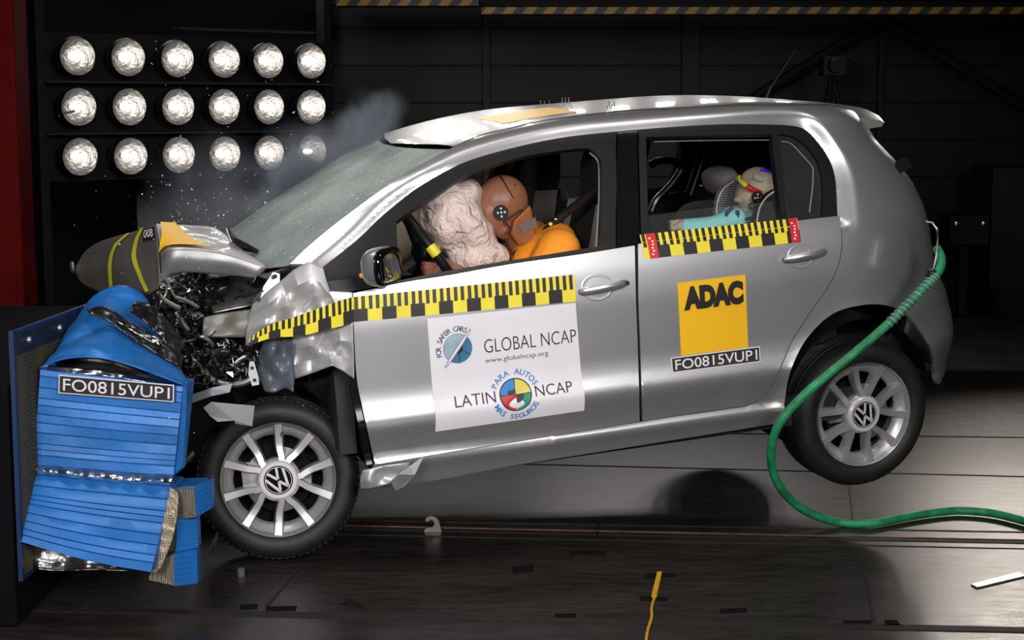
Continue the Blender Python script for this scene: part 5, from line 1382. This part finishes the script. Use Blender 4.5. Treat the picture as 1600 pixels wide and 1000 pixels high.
# bright seals round the openings
SEAL = mat('pale_seal', (.40, .40, .40), .35, .5)
def seal(px, fn, r, m=SEAL):
    mb = MB(); mb.tube([Vector(fn(*p)) for p in curve_pts(px, 5)], r, m, 6); mb.build('window_seal', car)
def nearside(x, y):
    q = uv(x, y); return S(*q) - normal(q[:1], q[1:])[0] * .045
seal([(927, 233), (939, 244.5), (942, 264), (941, 322), (937, 383)], nearside, .0028)
seal([(1029, 215), (1120, 213.5), (1209, 213)], nearside, .0022); seal([(1229, 214.5), (1244, 218), (1261, 235), (1277, 254), (1279, 264), (1278, 287), (1273, 326)], nearside, .0022)
far = lambda x, y: at_cy(x, y, .68)
seal([(1042, 303), (1071, 299), (1073, 296), (1090, 242)], far, .004); seal([(1079, 305), (1101, 241), (1100, 236), (1091, 217)], far, .005)
seal([(787, 271), (792, 252)], far, .003); seal([(866, 262), (892, 318), (902, 321)], far, .003)
mb = MB(); mb.tube([Vector(at_cy(*p, .42)) for p in curve_pts([(1016, 258), (1028, 252), (1046, 251), (1061, 256), (1065, 264), (1058, 276), (1044, 294), (1026, 312), (1018, 330)], 6)], .017, GLOSSBLACK, 10); mb.build('grab_handle', car)
for x, y in ((1098, 290), (1237, 283), (1264, 294)):
    mb = MB(); super_e(at_cy(x, y, .5), (.014, .008, .005), CHROME, mb, .9); mb.build('belt_buckle', car)
# lowered rear door glass
P = [[S(*(q + np.array([0, dv]))) - normal(q[:1], q[1:])[0] * .05 for dv in (0, -.05, -.1)] for q in pathuv([(1014, 332), (1110, 320), (1216, 309)], 8)]
mb = MB(); mb.grid(P, mat('tinted_glass', (0, 0, 0))); mb.build('window_glass', rear_door)
# steering wheel with a yellow tape, airbags
SWC = Vector((-1.585, -.37, 1.055)); swn = Vector((.84, -.10, .52)).normalized(); sa = swn.cross(Vector((0, 1, 0))).normalized(); sb = swn.cross(sa)
sw = None
mb = MB(); mb.tube([SWC + (sa * cos(q) + sb * sin(q)) * .178 for q in np.linspace(0, 2 * pi, 49)], .0185, BLACKTRIM, 12, cap=False); sw = mb.build('steering_wheel', car)
mb = MB(); blob(mb, SWC - swn * .03, (.05, .08, .07), BLACKTRIM)
for q in (0.0, pi, pi / 2, -pi / 2): mb.tube([SWC - swn * .03, SWC + (sa * cos(q) + sb * sin(q)) * .17], [.03, .014], BLACKTRIM, 8)
mb.tube([SWC - swn * .03, SWC - swn * .3], .035, BLACKTRIM, 10); mb.build('wheel_hub', sw)
best = min(np.linspace(0, 2 * pi, 200), key=lambda q: float(np.linalg.norm(project(car2w(SWC + (sa * cos(q) + sb * sin(q)) * .178))[0] - [685, 386])))
mb = MB(); mb.tube([SWC + (sa * cos(q) + sb * sin(q)) * .178 for q in np.linspace(best - .11, best + .11, 6)], .0205, YELLOWTAPE, 12); mb.build('yellow_tape', sw)
BAG = mat('airbag_cloth', (.86, .69, .63), .75, 0, .05, 7, bump=.7, bscale=16)
for n_ in BAG.node_tree.nodes:
    if n_.type == 'TEX_NOISE' and n_.inputs['Scale'].default_value == 16: n_.inputs['Distortion'].default_value = 1.6; n_.inputs['Detail'].default_value = 9
    if n_.type == 'BUMP': n_.inputs['Distance'].default_value = .03; n_.inputs['Strength'].default_value = 1
mb = MB(); Rb = Matrix.Rotation(radians(48), 3, 'Y')
def ab(x, y, cyv, r, R=None): blob(mb, at_cy(x, y, cyv), r, BAG, R)
ab(716, 345, -.36, (.18, .19, .098), Rb); ab(700, 318, -.35, (.10, .17, .09), Rb); ab(768, 392, -.37, (.085, .13, .05), Rb); ab(738, 395, -.36, (.12, .16, .10)); ab(690, 345, -.36, (.08, .16, .12)); ab(722, 300, -.34, (.075, .14, .06))
bag = mb.build('airbag', car); remesh(bag, .012, 3)
tx = bpy.data.textures.new('airbag_wrinkles', 'DISTORTED_NOISE'); tx.noise_scale = .16; tx.distortion = 1.4
dm = bag.modifiers.new('wrinkles', 'DISPLACE'); dm.texture = tx; dm.strength = .012; dm.mid_level = .5
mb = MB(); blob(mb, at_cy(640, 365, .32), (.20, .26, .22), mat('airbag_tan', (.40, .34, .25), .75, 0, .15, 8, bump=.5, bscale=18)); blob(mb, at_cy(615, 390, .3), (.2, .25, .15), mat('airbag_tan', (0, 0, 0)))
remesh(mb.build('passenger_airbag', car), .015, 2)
# seat belt from the pillar to the shoulder
BELT = mat('belt_webbing', (.014, .013, .013), .6, 0, .1, 60)
mb = MB(); L = curve_pts([at_cy(942, 286, -.60), at_cy(915, 308, -.54), at_cy(885, 332, -.47), at_cy(866, 346, -.445), at_cy(840, 372, -.44), at_cy(800, 402, -.42)], 6)
mb.grid([[Vector(p) + Vector((0, -.004, .018)), Vector(p) + Vector((0, -.012, 0)), Vector(p) + Vector((0, -.004, -.018))] for p in L], BELT); solidify(mb.build('seat_belt', car), .002)

# ================================================================== DUMMIES
def child_of_car(name):
    e = empty(name); e.matrix_world = car.matrix_world.copy(); return e
dr = child_of_car('crash_test_dummy'); tag(dr, 'brown-headed crash test dummy in an orange jacket slumped into the front airbag', 'dummy')
SKIN = mat('dummy_skin', (.28, .115, .062), .42, 0, .06, 10, bump=.03)
mb = MB()
def dblob(x, y, cyv, r, R=None): blob(mb, at_cy(x, y, cyv), r, SKIN, R)
hc = Vector(at_cy(784, 318, -.37))
dblob(785, 315, -.37, (.100, .080, .101), Matrix.Rotation(radians(20), 3, 'Y'))
dblob(772, 330, -.37, (.082, .070, .088), Matrix.Rotation(radians(25), 3, 'Y')); dblob(786, 357, -.37, (.052, .056, .040), Matrix.Rotation(radians(30), 3, 'Y'))
dblob(755, 345, -.37, (.020, .015, .026)); dblob(762, 362, -.37, (.022, .035, .014)); dblob(748, 330, -.345, (.012, .022, .010)); dblob(748, 330, -.395, (.012, .022, .010))
limb(mb, [at_cy(800, 345, -.37), at_cy(815, 375, -.37), (-1.17, -.37, 1.0), (-1.10, -.37, .84), (-1.05, -.37, .60)], [.055, .055, .10, .14, .14], SKIN)
for s_ in (-1, 1):
    sh = Vector((-1.15, -.37 + s_ * .16, 1.02)); el = Vector((-1.31, -.37 + s_ * .21, .86)); wr_ = Vector((-1.525, -.37 + s_ * .125, .985))
    limb(mb, [sh, el, wr_], [.05, .043, .028], SKIN)
    pm = wr_ + Vector((-.045, 0, .012)); blob(mb, pm, (.045, .018, .034), SKIN)
    for k in range(4):
        b0 = pm + Vector((-.035, -s_ * .005, .026 - .018 * k)); ln = (.030, .034, .032, .026)[k]
        limb(mb, [b0, b0 + Vector((-ln, -s_ * .012, .002)), b0 + Vector((-ln - .006, -s_ * .034, 0)), b0 + Vector((-ln + .016, -s_ * .046, -.002))], [.0095, .009, .0085, .008], SKIN, 8)
    limb(mb, [pm + Vector((.01, -s_ * .01, .028)), pm + Vector((-.018, -s_ * .03, .040)), pm + Vector((-.04, -s_ * .036, .034))], [.011, .010, .009], SKIN, 8)
    limb(mb, [(-1.05, -.37 + s_ * .09, .58), (-1.42, -.37 + s_ * .12, .66), (-1.66, -.37 + s_ * .11, .42)], [.085, .062, .045], SKIN)
    limb(mb, [(-1.66, -.37 + s_ * .11, .42), (-1.76, -.37 + s_ * .11, .43)], [.04, .03], SKIN)
body = mb.build('body', dr); remesh(body, .0065, 1)
def on_head(px, cyv=-.5):
    """point on the near side of the driver's head at a photo pixel"""
    return at_cy(px[0], px[1], cyv)
def head_y(x, y):
    p = Vector(at_cy(x, y, -.37)) - hc; d_ = 1 - (p.x / .108) ** 2 - (p.z / .112) ** 2; return -.37 - .081 * sqrt(max(0.0, d_)) - .002
L = [(782, 274), (790, 288), (799, 304), (809, 320), (814, 328)]
mb = MB(); mb.tube([Vector(at_cy(x, y, head_y(x, y))) for x, y in curve_pts(L, 5)], .0028, mat('seam_brown', (.05, .02, .012), .6), 6); mb.build('scalp_seam', body)
mb = MB(); mb.tube([Vector(at_cy(x, y, -.446)) for x, y in curve_pts([(816, 327), (802, 336), (788, 345), (797, 358), (790, 367)], 5)], .004, mat('seam_brown', (0, 0, 0)), 6); mb.build('jaw_seam', body)
def target(px, R_, y0, parent, nrm=Vector((.12, -1, .1))):
    mb = MB(); c = Vector(at_cy(*px, y0)); mb.lathe([(0, .0012), (R_, .0012), (R_, -.004)], INK, C=c, ax=nrm, seg=24); t_ = mb.build('target_mark', parent)
    n = nrm.normalized(); a = n.cross(Vector((0, 0, 1))).normalized(); b_ = n.cross(a); d2 = MB()
    for u_, v_ in ((0, 0), (.5, 0), (-.5, 0), (0, .52), (0, -.52)): d2.lathe([(0, .0022), (R_ * .15, .0022)], WHITE, C=c + a * u_ * R_ + b_ * v_ * R_, ax=nrm, seg=12)
    d2.build('target_dots', t_)
target((783, 332), .0285, -.452, body)
mb = MB(); blob(mb, at_cy(804, 289, head_y(804, 289)), (.005, .003, .004), mat('seam_brown', (0, 0, 0))); mb.build('screw_hole', body)
NECK = mat('neck_shield_leather', (.27, .085, .018), .45, 0, .12, 9)
mb = MB(); mb.prism([at_cy(x, y, -.455) for x, y in [(803, 345), (829, 320), (832, 330), (837, 364), (845, 366), (826, 382), (811, 384), (799, 366)]], (0, .17, 0), NECK); nk = mb.build('neck_shield', dr, smooth=False); bevel_mod(nk, .012, 3)
mb = MB(); mb.prism([at_cy(x, y, -.458) for x, y in [(811, 352), (836, 339), (839, 354), (816, 364)]], (0, -.002, 0), mat('grey_patch', (.17, .14, .14), .3)); mb.build('grey_patch', nk, smooth=False)
JACK = mat('jacket_orange', (.86, .29, .015), .75, 0, .06, 12, bump=.35, bscale=14)
mb = MB()
limb(mb, [(-1.06, -.37, .56), (-1.09, -.37, .80), (-1.135, -.37, .96), (-1.18, -.37, 1.02)], [.155, .165, .14, .09], JACK)
for s_ in (-1, 1):
    limb(mb, [(-1.15, -.37 + s_ * .06, 1.02), (-1.135, -.37 + s_ * .15, 1.025), (-1.31, -.37 + s_ * .22, .86), (-1.43, -.37 + s_ * .17, .93)], [.085, .085, .062, .05], JACK)
blob(mb, at_cy(868, 372, -.42), (.075, .10, .06), JACK); blob(mb, at_cy(840, 392, -.42), (.11, .10, .06), JACK, Matrix.Rotation(radians(-20), 3, 'Y')); blob(mb, at_cy(885, 387, -.42), (.04, .09, .06), JACK)
remesh(mb.build('jacket', dr), .009, 2)
mb = MB(); mb.lathe([(0, .004), (.007, .004), (.007, -.006)], mat('tape_yellow', (0, 0, 0)), C=at_cy(860, 350, -.475), ax=(0, -1, 0), seg=12)
blob(mb, at_cy(869, 342, -.47), (.010, .006, .006), CHROME); mb.build('belt_clip', dr)

# child dummy and its seat
cs = child_of_car('child_restraint'); tag(cs, 'black winged child seat with white piping on the rear bench', 'child seat')
mb = MB(); super_e((-.08, -.33, .80), (.07, .17, .24), SEATBLACK, mb, .5); mb.build('seat_back', cs)
mb = MB(); super_e((-.36, -.33, .64), (.20, .20, .08), SEATBLACK, mb, .5); mb.build('seat_base', cs)
WP = mat('white_piping', (.55, .55, .53), .5)
def wing(name, px, cyv, thick, m, pip):
    mb = MB(); L = curve_pts(px, 4, True); mb.prism([at_cy(x, y, cyv) for x, y in L], (0, thick, 0), m); w_ = mb.build(name, cs, smooth=False); bevel_mod(w_, .006, 2)
    mb = MB(); mb.tube([Vector(at_cy(x, y, cyv - .004)) for x, y in curve_pts(pip, 6)], .0035, WP, 6); mb.build('piping', w_)
def mesh_mat():
    m = bpy.data.materials.new('mesh_cloth'); m.use_nodes = True; nt = m.node_tree; b = nt.nodes['Principled BSDF']; tc = nt.nodes.new('ShaderNodeTexCoord')
    vo = nt.nodes.new('ShaderNodeTexVoronoi'); vo.inputs['Scale'].default_value = 105; vo.inputs['Randomness'].default_value = .1; nt.links.new(tc.outputs['Object'], vo.inputs['Vector'])
    cr = nt.nodes.new('ShaderNodeValToRGB'); cr.color_ramp.elements[0].position = .32; cr.color_ramp.elements[1].position = .45; cr.color_ramp.elements[0].color = (.015, .015, .016, 1); cr.color_ramp.elements[1].color = (.26, .26, .25, 1)
    nt.links.new(vo.outputs['Distance'], cr.inputs['Fac']); nt.links.new(cr.outputs['Color'], b.inputs['Base Color']); b.inputs['Roughness'].default_value = .8
    return m
wing('side_wing', [(1119, 336), (1121, 316), (1129, 297), (1146, 283), (1160, 290), (1158, 340), (1140, 350)], -.20, .04, mesh_mat(), [(1119, 336), (1121, 316), (1129, 297), (1146, 283)])
wing('side_wing', [(1182, 348), (1187, 325), (1198, 308), (1215, 296), (1228, 300), (1236, 345), (1215, 372), (1184, 375)], -.49, .05, SEATBLACK, [(1182, 350), (1187, 325), (1198, 308), (1213, 297)])
ch = child_of_car('child_dummy'); tag(ch, 'pale child crash dummy in a turquoise shirt leaning in the rear child seat', 'dummy')
CSK = mat('child_dummy_skin', (.36, .29, .20), .55, 0, .22, 14, col2=(.47, .40, .29))
cc = Vector(at_cy(1181, 296, -.33)); Rh = Matrix.Rotation(radians(28), 3, 'Y')
mb = MB(); blob(mb, at_cy(1184, 291, -.33), (.082, .070, .076), CSK, Rh); blob(mb, at_cy(1172, 308, -.33), (.064, .060, .060), CSK, Rh); blob(mb, at_cy(1175, 320, -.33), (.042, .05, .036), CSK)
blob(mb, at_cy(1152, 312, -.345), (.016, .012, .012), CSK); blob(mb, at_cy(1164, 329, -.34), (.02, .024, .010), CSK)
limb(mb, [at_cy(1178, 325, -.33), at_cy(1172, 345, -.33), (-.30, -.33, .90), (-.28, -.33, .72)], [.035, .032, .075, .085], CSK)
limb(mb, [at_cy(1148, 345, -.40), at_cy(1110, 352, -.42), at_cy(1075, 354, -.41), at_cy(1064, 352, -.41)], [.03, .026, .024, .024], CSK)
hd = Vector(at_cy(1058, 351, -.41)); blob(mb, hd, (.026, .017, .022), CSK)
for k in range(4):
    b0 = hd + Vector((-.012, -.010, .016 - .0105 * k)); limb(mb, [b0, b0 + Vector((-.016, -.004, 0)), b0 + Vector((-.018, .012, 0)), b0 + Vector((-.004, .016, 0))], [.0068, .0064, .006, .0058], CSK, 8)
limb(mb, [hd + Vector((.008, -.010, .016)), hd + Vector((-.008, -.022, .018)), hd + Vector((-.018, -.022, .010))], [.0075, .007, .006], CSK, 8)
limb(mb, [(-.30, -.20, .90), (-.42, -.16, .80), (-.52, -.20, .80)], [.03, .026, .022], CSK); blob(mb, (-.55, -.20, .80), (.026, .017, .022), CSK)
for s_ in (-1, 1): limb(mb, [(-.28, -.33 + s_ * .06, .72), (-.50, -.33 + s_ * .08, .76), (-.56, -.33 + s_ * .08, .60)], [.055, .042, .032], CSK)
cb = mb.build('body', ch); remesh(cb, .005, 1)
def ch_y(x, y):
    p = Rh.transposed() @ (Vector(at_cy(x, y, -.33)) - Vector(at_cy(1184, 291, -.33))); d_ = 1 - (p.x / .088) ** 2 - (p.z / .084) ** 2; return -.33 - .072 * sqrt(max(0.02, d_)) - .003
def head_band(name, line, wd, m):
    P = [Vector(at_cy(x, y, ch_y(x, y))) for x, y in curve_pts(line, 6)]; rows = []
    for i, p in enumerate(P):
        d_ = (P[min(i + 1, len(P) - 1)] - P[max(i - 1, 0)]).normalized(); n = d_.cross(Vector((0, -1, 0))).normalized(); rows.append([p + n * wd + Vector((0, .003, 0)), p, p - n * wd + Vector((0, .003, 0))])
    mb = MB(); mb.grid(rows, m); solidify(mb.build(name, cb), .002, 1)
head_band('yellow_tape', [(1153, 276), (1160, 283), (1167, 290)], .011, mat('tape_yellow', (0, 0, 0)))
head_band('red_tape', [(1166, 290), (1178, 297), (1191, 302)], .0105, mat('tape_red', (0, 0, 0)))
head_band('blue_tape', [(1190, 264), (1198, 268), (1207, 273)], .010, mat('tape_blue', (.02, .03, .42), .4))
head_band('pale_smear', [(1179, 274), (1190, 280), (1203, 283)], .014, mat('chalk_green', (.36, .38, .30), .7))
target((1184, 309), .026, -.405, cb); target((1175, 322), .014, -.388, cb)
SHIRT = mat('turquoise_shirt', (.26, .66, .65), .8, 0, .05, 20, bump=.3, bscale=30)
mb = MB(); limb(mb, [at_cy(1168, 352, -.36), (-.30, -.33, .92), (-.28, -.33, .72)], [.055, .095, .10], SHIRT)
limb(mb, [at_cy(1150, 342, -.40), at_cy(1112, 352, -.42), at_cy(1072, 355, -.41)], [.045, .036, .034], SHIRT); blob(mb, at_cy(1145, 338, -.37), (.05, .06, .04), SHIRT)
limb(mb, [(-.29, -.22, .92), (-.42, -.16, .80), (-.50, -.19, .80)], [.045, .034, .032], SHIRT)
shirt = mb.build('shirt', ch); remesh(shirt, .007, 2)
NAVY = mat('navy_stripe', (.02, .03, .10), .7)
for line, r_ in (([(1144, 324), (1136, 334), (1130, 350)], .007), ([(1153, 330), (1146, 342), (1135, 356)], .005), ([(1152, 330), (1152, 345), (1148, 352)], .009), ([(1145, 355), (1160, 344), (1180, 339)], .006), ([(1152, 360), (1166, 350), (1182, 346)], .006)):
    mb = MB(); mb.tube([Vector(at_cy(x, y, -.435 if k_ else -.43)) for k_, (x, y) in enumerate(curve_pts(line, 5))], r_, NAVY, 6); mb.build('strap', shirt)
